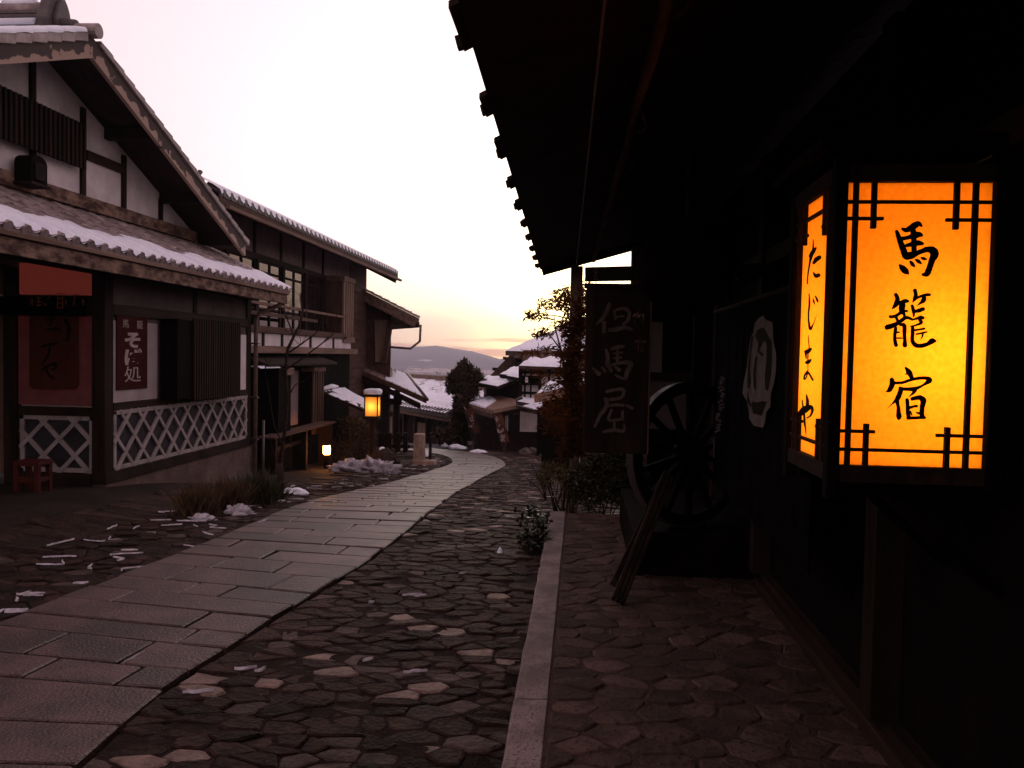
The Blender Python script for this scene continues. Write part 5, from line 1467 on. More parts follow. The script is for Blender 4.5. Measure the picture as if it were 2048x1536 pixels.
for ST, off in SIDE:
    mb = MB(); brush(mb, ST, lambda x, y: onX(x, y, XPs), (-1,0,0), 6.4, off, .06, 3); obj(mb, 'character', M['ink'], lan, norm=False)
# brackets that carry it from the wall
for y in (YL+.03, YLB-.06):
    bx('bracket', M['black'], lan, XS+.036, 1.249, y, y+.03, 1.205, 1.245)
    mb = MB(); mb.beam((1.24, y+.015, .93), (XS+.22, y+.015, 1.20), .028, .03); obj(mb, 'brace', M['black'], lan)
bx('base_board', M['black'], lan, XS+.034, LX1+.002, YL+.019, YLB-.019, 1.2455, 1.256)
bx('side_board', M['black'], lan, LX1+.056, 1.249, YL-.03, YLB, 1.246, 2.2)
# the bulb
bp_ = P2q(1893, 705); bp_.y = YL + .25
def lamp(name, loc, power, col, rad):
    l = bpy.data.lights.new(name, 'POINT'); l.energy = power; l.color = col; l.shadow_soft_size = rad
    o = bpy.data.objects.new(name, l); COL.objects.link(o); o.location = loc; return o
lamp('lantern_bulb_light', bp_, 9.6, (1.0, .83, .62), .09)

# ================================================================ LAMPS ALONG THE STREET
YQ = 19.3
a, b = onY(726, 834, YQ), onY(757, 793, YQ)
pl = thing('post_lantern', 'glowing square post lantern with a snow cap before the boarded house', 'lantern', ((a.x+b.x)/2, YQ+.2, gz(a.x, YQ)))
cx, cy = (a.x+b.x)/2, YQ + .19; hw = (b.x-a.x)/2*.78
for sx, sy in ((0,-1),(1,0),(0,1),(-1,0)):
    u_ = Vector((-sy, sx, 0))*hw; c_ = Vector((cx+sx*hw, cy+sy*hw, 0)); mb = MB(); mb.quad(*[c_ + u_*k_ + Vector((0,0,z_)) for k_, z_ in ((-1,a.z+.02),(1,a.z+.02),(1,b.z-.02),(-1,b.z-.02))]); obj(mb, 'paper', M['paper2'], pl, norm=False)
lamp('post_lantern_light', (cx, cy, (a.z+b.z)/2), 4.4, (1.0, .58, .24), .05)
for sx in (-1, 1):
    for sy in (-1, 1): bx('frame_post', M['woodv'], pl, cx+sx*(hw+.012)-.014, cx+sx*(hw+.012)+.014, cy+sy*(hw+.012)-.014, cy+sy*(hw+.012)+.014, a.z, b.z, .003)
for z in (a.z-.01, b.z-.02):
    for sx in (-1, 1): bx('frame_rail', M['woody'], pl, cx+sx*(hw+.012)-.012, cx+sx*(hw+.012)+.012, cy-hw+.003, cy+hw-.003, z, z+.03); bx('frame_rail', M['wood'], pl, cx-hw+.003, cx+hw-.003, cy+sx*(hw+.012)-.012, cy+sx*(hw+.012)+.012, z, z+.03)
bx('cap', M['wood'], pl, cx-hw-.05, cx+hw+.05, cy-hw-.05, cy+hw+.05, b.z+.011, b.z+.05)
bx('base', M['wood'], pl, cx-hw-.03, cx+hw+.03, cy-hw-.03, cy+hw+.03, a.z-.06, a.z-.011)
bx('post', M['woodv'], pl, cx-.055, cx+.055, cy-.055, cy+.055, gz(cx, cy)-.1, a.z-.061, .005)
bm = bmesh.new(); bmesh.ops.create_icosphere(bm, subdivisions=4, radius=1)
for v in bm.verts:
    n = noise.noise(v.co*2.1)*.08
    c = v.co; k = (abs(c.x)**5 + abs(c.y)**5 + abs(c.z)**5)**(-1/5)
    v.co = Vector((c.x*k*(hw+.055)*(1+n), c.y*k*(hw+.055)*(1+n), max(-.2, c.z*k)*.115*(1+n)))
me = bpy.data.meshes.new('snow_cap'); bm.to_mesh(me); bm.free(); me.materials.append(M['snow']); me.polygons.foreach_set('use_smooth', [True]*len(me.polygons))
tag(link('snow_block', me, None, (cx, cy, b.z+.07)), 'block of snow sitting on top of the glowing post lantern', 'snow')
p = ghit(653, 938)
bl = thing('garden_lamp', 'low bollard lamp glowing white in front of the dry shrub', 'lamp', p)
zt = onY(653, 891, p.y).z; zg = onY(653, 907, p.y).z; r0 = 7.4/1600*p.y
mb = MB(); mb.tube([(p.x, p.y, p.z-.05), (p.x, p.y, zg-.02)], r0*.78, 14); obj(mb, 'stem', M['black'], bl, smooth=True)
mb = MB(); mb.tube([(p.x, p.y, zg-.019), (p.x, p.y, zg+.02), (p.x, p.y, zt-.02), (p.x, p.y, zt)], [r0*.86, r0, r0, r0*.85], 16); obj(mb, 'globe', glowmat('lit_lamp_globe', (1.0, .34, .06), 60.0), bl, smooth=True)
mb = MB(); mb.tube([(p.x, p.y, zt+.001), (p.x, p.y, zt+.025)], r0*.9, 14); obj(mb, 'lid', M['black'], bl)
# ================================================================ LONG LOW HOUSE
lg = thing('long_house', 'long low house with a snowy tiled roof down beyond the street', 'house', (-8, 40, -3.2))
A = onY(895, 829, 34.5); Bp = onY(786, 811, 34.5)
d = ray(786, 811); Bq = CAM + d*((A.z - CAM.z)/d.z)          # same eave height
ed = (Bq - A).normalized(); up = Vector((-ed.y, ed.x, 0))
if up.y < 0: up = -up
Bq = A + ed*17
rh = 1.16; rl = 4.6
Cq, Dq = Bq + up*rl + Vector((0,0,rh)), A + up*rl + Vector((0,0,rh))
mb = MB(); mb.slab([A, Bq, Cq, Dq], .15); obj(mb, 'roof', M['tiledark'], lg)
mb = MB(); mb.slab([Dq, Cq, Cq + up*5 - Vector((0,0,1.6)), Dq + up*5 - Vector((0,0,1.6))], .15); obj(mb, 'rear_roof', M['tiledark'], lg)
mb = MB(); mb.beam(Dq + Vector((0,0,.1)) - ed*.1, Cq + Vector((0,0,.1)), .3, .22); obj(mb, 'ridge', M['tan'], lg)
mb = MB(); mb.prism([A + up*.6 + ed*.2 - Vector((0,0,3.2)), Bq + up*.6 - Vector((0,0,3.2)), Bq + up*.6 + Vector((0,0,.1)), A + up*.6 + ed*.2 + Vector((0,0,.1))], up*.2); obj(mb, 'front_wall', M['wood'], lg)
mb = MB(); mb.prism([A + up*.8 + ed*.4 - Vector((0,0,3.2)), A + up*10 + ed*.4 - Vector((0,0,3.2)), A + up*9 + ed*.4 + Vector((0,0,.0)), A + up*rl + ed*.4 + Vector((0,0,rh-.25)), A + up*.8 + ed*.4 + Vector((0,0,.2))], ed*.2); obj(mb, 'end_wall', M['wood'], lg)
for k in range(12):
    p = A + ed*(.5 + k*1.35) + up*.5
    mb = MB(); mb.beam(p - Vector((0,0,3)), p + Vector((0,0,-.02)), .13, .13, up); obj(mb, 'post', M['brownv'], lg)
    if k in (2, 4, 5, 8):
        q = p + ed*.15; mb = MB(); mb.prism([q + up*.03 - Vector((0,0,2.4)), q + ed*1.0 + up*.03 - Vector((0,0,2.4)), q + ed*1.0 + up*.03 - Vector((0,0,.7)), q + up*.03 - Vector((0,0,.7))], up*.04); obj(mb, 'shutter', M['tanv'] if k != 4 else M['grate'], lg)
mb = MB(); mb.beam(A - Vector((0,0,.25)) + up*.3, Bq - Vector((0,0,.25)) + up*.3, .5, .16); obj(mb, 'eave_soffit', M['tan'], lg)
k = 0
em = eave_end_mesh('eave_tile', .08)
az = atan2(-up.y, -up.x)
while k*.34 < 17:
    link('eave_tile', em, lg, A + ed*(k*.34 + .1) + Vector((0,0,.02)) - up*.02, (0,0,az)); k += 1
sn = MB(); n1, n2 = 150, 46
for i in range(n1 + 1):
    for j in range(n2 + 1):
        u, v = i/n1, j/n2
        p = A + ed*(17*u) + up*(rl*v) + Vector((0,0,rh*v))
        w = .5 + .5*cos(u*17/.34*2*pi); s_ = .5 + .5*cos(v*rl/.30*2*pi)
        t = .05 + .035*w + .02*s_ + .03*noise.noise(Vector((u*20, v*9, 0)))
        band = sst(.44, .56, v + .05*noise.noise(Vector((u*14, 0, 2))))
        t -= .070*band*(.6 + .6*noise.noise(Vector((u*170, v*70, 0))) + .35)
        t -= .10*(1 - sst(.02, .035, abs(v - .20 + .01*noise.noise(Vector((u*40, 1, 1)))) - .012*noise.noise(Vector((u*150, v*60, 3)))))*(noise.noise(Vector((u*120, v*30, 4))) > .0)
        if v == 0: t = .03 + .05*w
        sn.v.append(p + Vector((0,0,t)) - (up*.06*w if v == 0 else up*0))
sn.f = [(i*(n2+1)+j, i*(n2+1)+j+1, (i+1)*(n2+1)+j+1, (i+1)*(n2+1)+j) for i in range(n1) for j in range(n2)]; sn.m = [0]*len(sn.f)
so = obj(sn, 'long_roof_snow', M['snow'], kind='stuff', smooth=True, label='broad snow field on the roof of the long low house'); so['category'] = 'snow'

# ================================================================ HOUSES DOWN THE STREET, RIGHT SIDE
def plane3(a, b, c):
    n = (b - a).cross(c - a).normalized(); return a, n
def snow_slab(quad, name, label, t=.10, th=.05, n1=26, n2=18, seed=0, ragged=.0):
    sn = MB()
    for i in range(n1 + 1):
        for j in range(n2 + 1):
            u, v = i/n1, j/n2
            p = (quad[0]*(1-u) + quad[1]*u)*(1-v) + (quad[3]*(1-u) + quad[2]*u)*v
            h = t*(.8 + .5*noise.noise(Vector((u*5+seed, v*5, 1)))) + .02*sin(v*40)
            if i in (0, n1) or j in (0, n2): h = .012; 
            elif i in (1, n1-1) or j in (1, n2-1): h *= .8
            if ragged and noise.noise(Vector((u*4+seed, v*4, 3))) + (u-.5)*ragged > .28: h = -.03
            sn.v.append(p + Vector((0,0,h)))
    sn.f = [(i*(n2+1)+j, i*(n2+1)+j+1, (i+1)*(n2+1)+j+1, (i+1)*(n2+1)+j) for i in range(n1) for j in range(n2)]; sn.m = [0]*len(sn.f)
    o = obj(sn, name, M['snow'], kind='stuff', smooth=True, label=label); o['category'] = 'snow'; return o
# A: big snow roof with its steep eave to the left
hA = thing('snow_roof_house', 'farthest right house with one broad snow roof rising to the right', 'house', (-1.5, 40, -3))
eL, eR, rL = onY(1011, 702, 36), onY(1230, 708, 31), onY(1172, 634, 42)
o_, n_ = plane3(eL, eR, rL)
rR = eR + (rL - eL)
quad = [eL, eR, rR, rL]
mb = MB(); mb.slab(quad, .2); obj(mb, 'roof', M['brown'], hA)
snow_slab(quad, 'roof_snow', 'broad snow field on the highest right hand roof', .14, n1=34, n2=24, seed=3)
mb = MB(); wv = (rL - eL); wv.z = 0
W1 = eL + Vector((.7, .5, -.15)); W2 = eR + Vector((-.2, .5, -.15))
mb.prism([W1 - Vector((0,0,4.2)), W2 - Vector((0,0,4.2)), W2, W1], wv.normalized()*.25); obj(mb, 'front_wall', M['tan'], hA)
mb = MB(); e2 = W1 + wv; e2.z = W1.z
mb.prism([W1 - Vector((0,0,4.2)), e2 - Vector((0,0,4.2)), e2 + Vector((0,0,2.2)), W1], Vector((.2,0,0))); obj(mb, 'end_wall', M['tan'], hA)
# gable wing, steep dark rake running down to the left
hB = thing('brown_gable_house', 'brown gabled house with a steep dark rake below the big snow roof', 'house', (-3.6, 38, -3))
t0, t1 = onY(1024, 706, 37.0), onY(976, 756, 37.0)
mb = MB(); mb.prism([t0, t1, t1 + Vector((0,9,0)), t0 + Vector((0,9,0))], (.04,0,-.22)); obj(mb, 'roof', M['brown'], hB)
mb = MB(); mb.prism([t0 + Vector((.15,.25,-.25)), t1 + Vector((.35,.25,-.25)), t1 + Vector((.35,.25,-2.2)), onY(1046,790,37.25), onY(1046,708,37.25)], (0,.2,0)); obj(mb, 'gable_wall', M['tan'], hB)
mb = MB(); mb.prism([t0 + Vector((0,-.1,0)), t1 + Vector((0,-.1,0)), t1 + Vector((.12,-.1,-.35)), t0 + Vector((.2,-.1,-.35))], (0,.09,0)); obj(mb, 'bargeboard', M['brown'], hB)
mb = MB(); a, b = onY(1006, 716, 37.2), onY(1046, 722, 37.2); mb.beam(a, b, .14, .14); obj(mb, 'beam', M['wood'], hB)
mb = MB(); a, b = onY(985, 738, 37.2), onY(1046, 741, 37.2); mb.beam(a, b, .14, .14); obj(mb, 'beam', M['wood'], hB)
# B/C: two lower snow roofs on posts
hC = thing('terrace_roofs', 'pair of low snow covered lean-to roofs stepping down on dark posts', 'shed', (-3.8, 32, -2.6))
def roofq(pts): return [onY(px, py, Y) for px, py, Y in pts]
qB = roofq(((999,749,31.0),(1042,757,29.5),(1046,732,32.5),(1026,736,33.5)))
mb = MB(); mb.slab(qB, .12); obj(mb, 'upper_roof', M['wood'], hC); snow_slab([qB[0], qB[1], qB[2], qB[3]], 'shed_snow', 'snow on the upper lean-to roof left of the white walled house', .10, n1=16, n2=10, seed=5)
qC = roofq(((958,766,30.5),(995,773,29.0),(1036,758,31.5),(972,754,34)))
mb = MB(); mb.slab(qC, .12); obj(mb, 'lower_roof', M['wood'], hC); snow_slab([qC[0], qC[1], qC[2], qC[3]], 'shed_snow', 'snow on the lower lean-to roof beside the round tree', .12, n1=18, n2=12, seed=6)
a, b = onY(968, 772, 31.0), onY(1040, 800, 31.0); mb = MB(); mb.prism([(a.x, 31.0, b.z-1), (b.x, 31.0, b.z-1), (b.x, 31.0, onY(1040,757,31).z), (onY(995,772,31).x, 31, a.z-.05), (a.x, 31.0, a.z)], (0,.15,0)); obj(mb, 'wall', M['wood'], hC)
for px in (1006, 968):
    a = onY(px, 752 if px > 1000 else 772, 30.6); mb = MB(); mb.beam((a.x, 30.6, -2.4), (a.x, 30.6, a.z), .12, .12); obj(mb, 'post', M['woodv'], hC)
a, b = onY(1000, 751, 30.6), onY(1042, 755, 30.6); mb = MB(); mb.beam(a, b, .1, .12); obj(mb, 'beam', M['wood'], hC)
mb = MB(); a, b = onY(957, 777, 30), onY(970, 777, 30); c = onY(970, 790, 30); mb.tube([a, b, c], .05, 6); obj(mb, 'frame', M['copper'], hC)
# D: white walled house with a dark window box
YD_ = 27.5
hD = thing('white_walled_house', 'small white walled house with dark timber frame and projecting dark window', 'house', (-1.2, 28, -2))
a, b = onY(1041, 788, YD_), onY(1112, 733, YD_)
bx('front_wall', M['plaster'], hD, a.x, b.x+2.2, YD_, YD_+.15, a.z-1.3, b.z)
for px, w in ((1041, .07), (1050, .035), (1062, .03), (1080, .05), (1098, .04)):
    x = onY(px, 760, YD_).x; bx('timber', M['woodv'], hD, x-w, x+w, YD_-.03, YD_-.001, a.z-.2, b.z-.01)
for py in (737, 745, 786):
    z = onY(1070, py, YD_).z; bx('rail', M['wood'], hD, a.x, b.x+2.2, YD_-.045, YD_-.031, z-.045, z+.045)
c, e = onY(1044, 770, YD_-.3), onY(1080, 752, YD_-.3)
wbD = bx('window_box', M['black'], hD, c.x, e.x, YD_-.3, YD_-.046, c.z, e.z)
for px in (1053.5, ):
    for py in (757, 762):
        p = onY(px, py, YD_-.31); bx('pane', M['plaster'], wbD, p.x-.05, p.x+.04, YD_-.31, YD_-.301, p.z-.05, p.z+.05)
qD = [onY(1038,732,YD_-.5), onY(1150,736,YD_-.5), onY(1150,718,YD_+1.6), onY(1060,720,YD_+1.6)]
mb = MB(); mb.slab(qD, .1); obj(mb, 'roof', M['brown'], hD); snow_slab(qD, 'roof_snow', 'thick snow on the roof of the small white walled house', .16, n1=24, n2=10, seed=8)
bx('upper_storey', M['tan'], hD, onY(1046,700,YD_+1.8).x, b.x+2, YD_+1.8, YD_+2.0, onY(1046,722,YD_+1.8).z, onY(1046,700,YD_+1.8).z)
q2 = [onY(1085,716,YD_+.4), onY(1150,718,YD_+.4), onY(1150,695,YD_+1.7), onY(1092,708,YD_+1.7)]
# E: stall with a part-snow corrugated roof
hE = thing('street_stall', 'low dark street stall with a rust sheet roof half under snow and a white panel', 'shop', (-3, 29, gz(-3, 29)))
YE = 27.2
fc, lc, rc_, bc_ = onY(985, 822, YE), onY(925, 804, YE+3.6), onY(1062, 806, YE+.9), onY(991, 790, YE+4.4)
zl = fc.z
rc_ = onY(1060, 807, YE+1.2)
quadE = [fc, rc_, bc_, lc]
mb = MB(); mb.slab(quadE, .10); obj(mb, 'roof_sheet', M['corr'], hE)
n_c = 18
for k in range(n_c):
    v = (k+.5)/n_c; a = fc*(1-v) + rc_*v; b = lc*(1-v) + bc_*v
    mb = MB(); mb.beam(a + Vector((0,0,.015)), b + Vector((0,0,.015)), .05, .04); obj(mb, 'corrugation', M['corr'], hE)
sq = [fc*.62 + lc*.38*1 , fc*.50+bc_*.5, bc_*.92 + lc*.08, lc]
def onQ(u, v): return (fc*(1-u) + rc_*u)*(1-v) + (lc*(1-u) + bc_*u)*v
snow_slab([onQ(.0,.22), onQ(.62,.55), onQ(.80,.98), onQ(.0,.99)], 'stall_snow', 'snow covering the left half of the rust sheet stall roof', .09, n1=24, n2=18, seed=9)
for a, b in ((fc, lc), (fc, rc_)):
    mb = MB(); mb.beam(a - Vector((0,0,.17)), b - Vector((0,0,.17)), .06, .16); obj(mb, 'eave_board', M['tan'] if b is lc else M['wood'], hE)
zg = gz(-3, 28)
wf = [fc + Vector((.35,.5,0)), rc_ + Vector((.4,.5,0)), lc + Vector((.45,.1,0))]
def wallq(a, b, za, zb, th, m, nm):
    mb = MB(); dd = (b - a); dd.z = 0; nn = Vector((-dd.y, dd.x, 0)).normalized()*th
    mb.prism([Vector((a.x,a.y,za)), Vector((b.x,b.y,za)), Vector((b.x,b.y,zb)), Vector((a.x,a.y,zb))], nn); return obj(mb, nm, m, hE)
wallq(wf[0], wf[1] + Vector((1.0,.3,0)), zg-.3, fc.z-.15, .12, M['wood'], 'front_wall')
wallq(wf[2], wf[0], zg-.5, fc.z-.15, .12, M['brown'], 'side_wall')
for p0, p1, nm in (((1011,828),(1055,862),'white_panel'), ((1059,829),(1068,862),'white_panel')):
    dd = wf[1] - wf[0]; dd.z = 0; nn = Vector((dd.y, -dd.x, 0)).normalized(); o = wf[0] + nn*.03
    c4 = [onP(*p, o, nn) for p in ((p0[0],p1[1]), p1, (p1[0],p0[1]), p0)]
    mb = MB(); mb.prism(c4, -nn*.02); obj(mb, nm, mat('white_board', (.42,.36,.38), (.5,.44,.46), 3, .85, .05), hE)
# F: stacked ledges right of the stall
hF = thing('ledge_roofs', 'small stepped roof ledges with snow right of the rust roof', 'shed', (-1, 26.5, -2))
for k, (p, lab) in enumerate(((((1034,803,27.0),(1100,815,25.5),(1100,802,26.5),(1040,793,28)), 'snow on the upper small ledge right of the stall roof'), (((1040,814,26.4),(1084,822,25.3),(1092,812,26.0),(1066,808,27.0)), 'snow wedge on the lower small ledge right of the stall roof'))):
    q = roofq(p); mb = MB(); mb.slab(q, .14); obj(mb, 'ledge', M['brown'], hF); snow_slab(q, 'ledge_snow', lab, .08, n1=14, n2=8, seed=11+k)
mb = MB(); a, b, c = onY(1034,812,26.5), onY(1033,800,26.5), onY(1075,822,25.6); mb.tube([onY(1045,795,26.5), b, a, c], .05, 7); obj(mb, 'gutter', M['metal'], hF)
a, b = onY(1072, 915, 25.2), onY(1165, 818, 25.2)
bx('wall', M['black'], hF, a.x, b.x, 25.4, 25.6, a.z-.4, b.z)
a, b = onY(1086, 873, 25.3), onY(1109, 832, 25.3)
dF = bx('door_panel', M['woodv'], hF, a.x, b.x, 25.34, 25.399, a.z, b.z); 
bx('door_frame', M['brownv'], dF, b.x-.06, b.x, 25.31, 25.339, a.z, b.z)
bx('door_sill', M['tan'], dF, a.x, b.x-.061, 25.31, 25.339, a.z, a.z+.08)
# G: nearer shed roof with rusty edge and thin snow
hG = thing('nearby_shed', 'shed roof with a rusty lit edge and patchy snow behind the nandina', 'shed', (-.4, 20, -1.3))
qG = roofq(((1070,790,20.0),(1180,770,18.5),(1180,738,21),(1098,764,22.5)))
mb = MB(); mb.slab(qG, .12); obj(mb, 'roof', M['brown'], hG); snow_slab(qG, 'shed_snow', 'patchy snow on the shed roof behind the nandina leaves', .07, n1=26, n2=14, seed=21, ragged=.1)
mb = MB(); mb.beam(qG[0] - Vector((0,.02,.08)), qG[1] - Vector((0,.02,.08)), .05, .22); obj(mb, 'eave_board', M['corr'], hG)
a = onY(1085, 800, 20.3); bx('wall', M['black'], hG, a.x, 2.5, 20.3, 20.4, -1.7, qG[0].z-.1)
# J: upper white wall and far roof at the inn's end
mb = MB()

# banners by the stall
def banner(x_top, y_top, x_bot, y_bot, w_px, Y, label, strokes, sc, off):
    a, b = onY(x_top, y_top, Y), onY(x_bot, y_bot, Y)
    base = Vector((b.x + (b.x-a.x)*.25, Y, gz(b.x, Y)))
    t = thing('banner', label, 'banner', base)
    w = w_px/1600*Y
    dv = (b - a).normalized(); sd = Vector((dv.z*-1, 0, dv.x)).normalized()
    if sd.x < 0: sd = -sd
    mb = MB(); mb.tube([a - dv*.12 - sd*.02, base + Vector((0,0,.0))], .018, 7); obj(mb, 'pole', M['metal'], t)
    mb = MB(); k = 10
    for i in range(k + 1):
        p = a + (b - a)*(i/k); wob = Vector((0, .05*sin(i*1.1), 0))
        mb.v += [p, p + sd*w*.5 + wob*.6, p + sd*w + wob]
    mb.f = [(i*3+j, i*3+j+1, (i+1)*3+j+1, (i+1)*3+j) for i in range(k) for j in range(2)]; mb.m = [0]*len(mb.f)
    o = obj(mb, 'cloth', mat('russet_banner_cloth', (.09,.035,.022), (.13,.05,.032), 6, .9, .1), t, norm=False)
    s = o.modifiers.new('thick', 'SOLIDIFY'); s.thickness = .006
    mb = MB(); brush(mb, strokes, lambda x, y: onY(x, y, Y-.075), (0,-1,0), sc, off, .1, 5); obj(mb, 'lettering', M['paint'], t, norm=False)
B1 = [[(770,370,20),(780,430,22)],[(760,400,14),(800,395,14)],[(815,470,14),(800,500,16)],[(790,540,30),(810,575,34),(850,560,30),(860,530,22)],[(825,640,20),(880,650,20)],[(850,610,18),(850,700,20)],[(830,690,18),(885,615,18)],[(840,610,16),(880,700,16)]]
B2 = [[(415,380,16),(425,420,24),(460,415,22)],[(435,345,14),(445,390,20)],[(455,455,18),(460,465,18)],[(400,495,24),(425,490,18)],[(440,480,14),(430,510,14)],[(330,230,12),(350,260,14)]]
banner(988, 828, 1004, 888, 16, 26.6, 'russet banner with white lettering standing at the near corner of the stall', B1, 6.83, (880,780))
banner(930, 818, 946, 868, 15, 29.0, 'russet banner with white lettering standing left of the stall wall', B2, 6.83, (880,780))

# ================================================================ stone marker, boulders, snow piles
def blob(name, label, cat, px, py, wpx, hpx, m, seed, flat=1.0, depth=1.0, kind=None, amp=.25, group=None, sink=.25, freq=1.6):
    p = ghit(px, py); s = p.y/1600; rx, rz2 = wpx*s/2, hpx*s
    bm = bmesh.new(); bmesh.ops.create_icosphere(bm, subdivisions=4, radius=1)
    for v in bm.verts:
        n = noise.fractal(v.co*freq + Vector((seed*7.3, seed, 0)), 1, 2, 4)*amp
        v.co = v.co*(1 + n)
        z = v.co.z
        v.co = Vector((v.co.x*rx, v.co.y*rx*depth, (z if z > 0 else z*sink)*rz2))
    me = bpy.data.meshes.new(name); bm.to_mesh(me); bm.free(); me.materials.append(m)
    me.polygons.foreach_set('use_smooth', [m in (M['snow'], M['dirty'])]*len(me.polygons))
    return tag(link(name, me, None, p), label, cat, group, kind)
blob('snow_pile', 'long snow pile spilling round the dark stump beside the garden lamp', 'snow', 716, 944, 118, 24, M['dirty'], 1, amp=.55, depth=.5, freq=2.6)
blob('snow_pile', 'icy snow heap in front of the dark stump', 'snow', 752, 946, 78, 24, M['dirty'], 2, amp=.8, depth=.5, freq=3.4)
blob('snow_pile', 'snow bank beside the trunk of the bare tree', 'snow', 592, 990, 50, 15, M['snow'], 3, amp=.3, depth=.5)
blob('snow_pile', 'trodden snow heap at the foot of the cement wall', 'snow', 478, 1030, 62, 17, M['dirty'], 4, amp=.6, depth=.5, freq=2.5)
blob('snow_pile', 'small snow heap at the near end of the cement wall', 'snow', 404, 1042, 50, 14, M['dirty'], 5, amp=.6, depth=.5, freq=2.5)
blob('snow_pile', 'snow heap left of the stall at the bend of the path', 'snow', 916, 898, 36, 9, M['snow'], 6, amp=.3, depth=.6)
blob('snow_pile', 'flat snow patch in front of the stall', 'snow', 956, 906, 36, 7, M['snow'], 7, amp=.3, depth=.6)
blob('snow_pile', 'tiny snow heap farthest left at the bend of the path', 'snow', 890, 894, 14, 7, M['snow'], 8, amp=.3)
blob('snow_pile', 'snow tucked behind the stone pillar', 'snow', 848, 914, 18, 18, M['snow'], 9, amp=.3)
p = ghit(764, 938); s = p.y/1600
stump = thing('stump', 'dark jagged stump capped with snow in the snow pile', 'stump', p)
mb = MB(); mb.tube([p + Vector((0,0,-.2)), p + Vector((0,0,.2)), p + Vector((.05,0,.42)), p + Vector((.03,0,.5))], [.40,.36,.24,.1], 9); o = obj(mb, 'trunk', M['bark'], stump)
for k, (dx, hh) in enumerate(((-.28,.34),(.2,.4),(.36,.3),(-.1,.56))):
    mb = MB(); mb.tube([p + Vector((dx,-.1,0)), p + Vector((dx*1.1,-.12,hh*.7)), p + Vector((dx*.9,-.1,hh))], [.11,.09,.03], 6); obj(mb, 'root', M['bark'], stump)
blob('snow_lump', 'small pink lit snow cap on top of the jagged stump', 'snow', 765, 912, 24, 7, M['snow'], 12, amp=.3)
sc_ = [o for o in bpy.data.objects if o.get('label', '').startswith('small pink lit')][0]; sc_.location = p + Vector((0,-.02,.47)); sc_.scale = (.5,.5,.6)
p = ghit(836, 930); zt = onY(838, 868, p.y).z
mp_ = thing('stone_pillar', 'square stone guide pillar standing left of the path bend', 'pillar', p)
w = 11/1600*p.y
mb = MB()
for z, k in ((p.z-.1, 1.05), (p.z+.25, 1.0), (zt-.03, .92), (zt, .84)):
    mb.v += [Vector((p.x+sx*w*k, p.y+sy*w*k+w, z)) for sx, sy in ((-1,-1),(1,-1),(1,1),(-1,1))]
mb.f = [(i*4+q, i*4+(q+1) % 4, (i+1)*4+(q+1) % 4, (i+1)*4+q) for i in range(3) for q in range(4)] + [(3,2,1,0), (12,13,14,15)]; mb.m = [0]*len(mb.f)
obj(mb, 'shaft', M['stone'], mp_, bevel=.015)
bx('plinth', M['stone'], mp_, p.x-w*1.02, p.x+w*3.2, p.y+w*.1-.1, p.y+w*2.4, p.z-.15, p.z+.12, .02)
x = p.x + w*1.6
bx('stake', M['woodv'], mp_, x, x+.07, p.y+w*2, p.y+w*2+.07, p.z-.1, zt-.1)
for k, (px, py, w_, h_) in enumerate(((1050,908,26,12),(1066,906,22,12),(1090,912,24,6),(1065,925,22,7),(1106,918,14,6))):
    blob('boulder', ('low boulder at the foot of the white panel stall', 'second boulder right of the low one by the stall', 'flat slab stone before the dark door', 'pale flat stone at the right edge of the path bend', 'small stone near the yellow shrub')[k], 'rock', px, py, w_, h_, M['rock'], 20+k, amp=.3)
blob('boulder', 'rock with snow on it left of the stall', 'rock', 935, 893, 30, 12, M['rock'], 33, amp=.4)
p = ghit(1150, 925)
wsd = thing('pale_pillar', 'pale stone slab half hidden by leaves beyond the pavement', 'pillar', p + Vector((0, 0, 0)))
a, b = onY(1143, 918, 13.5), onY(1163, 848, 13.5)
mb = MB(); mb.prism([(a.x, 13.5, gz(a.x,13.5)-.1), (b.x, 13.5, gz(a.x,13.5)-.1), (b.x-.01, 13.55, b.z), (a.x+.03, 13.55, b.z-.04)], (0,.12,0)); obj(mb, 'slab', mat('pale_stone', (.42,.36,.38), (.62,.55,.58), 12, .85, .5, 30), wsd, bevel=.01)
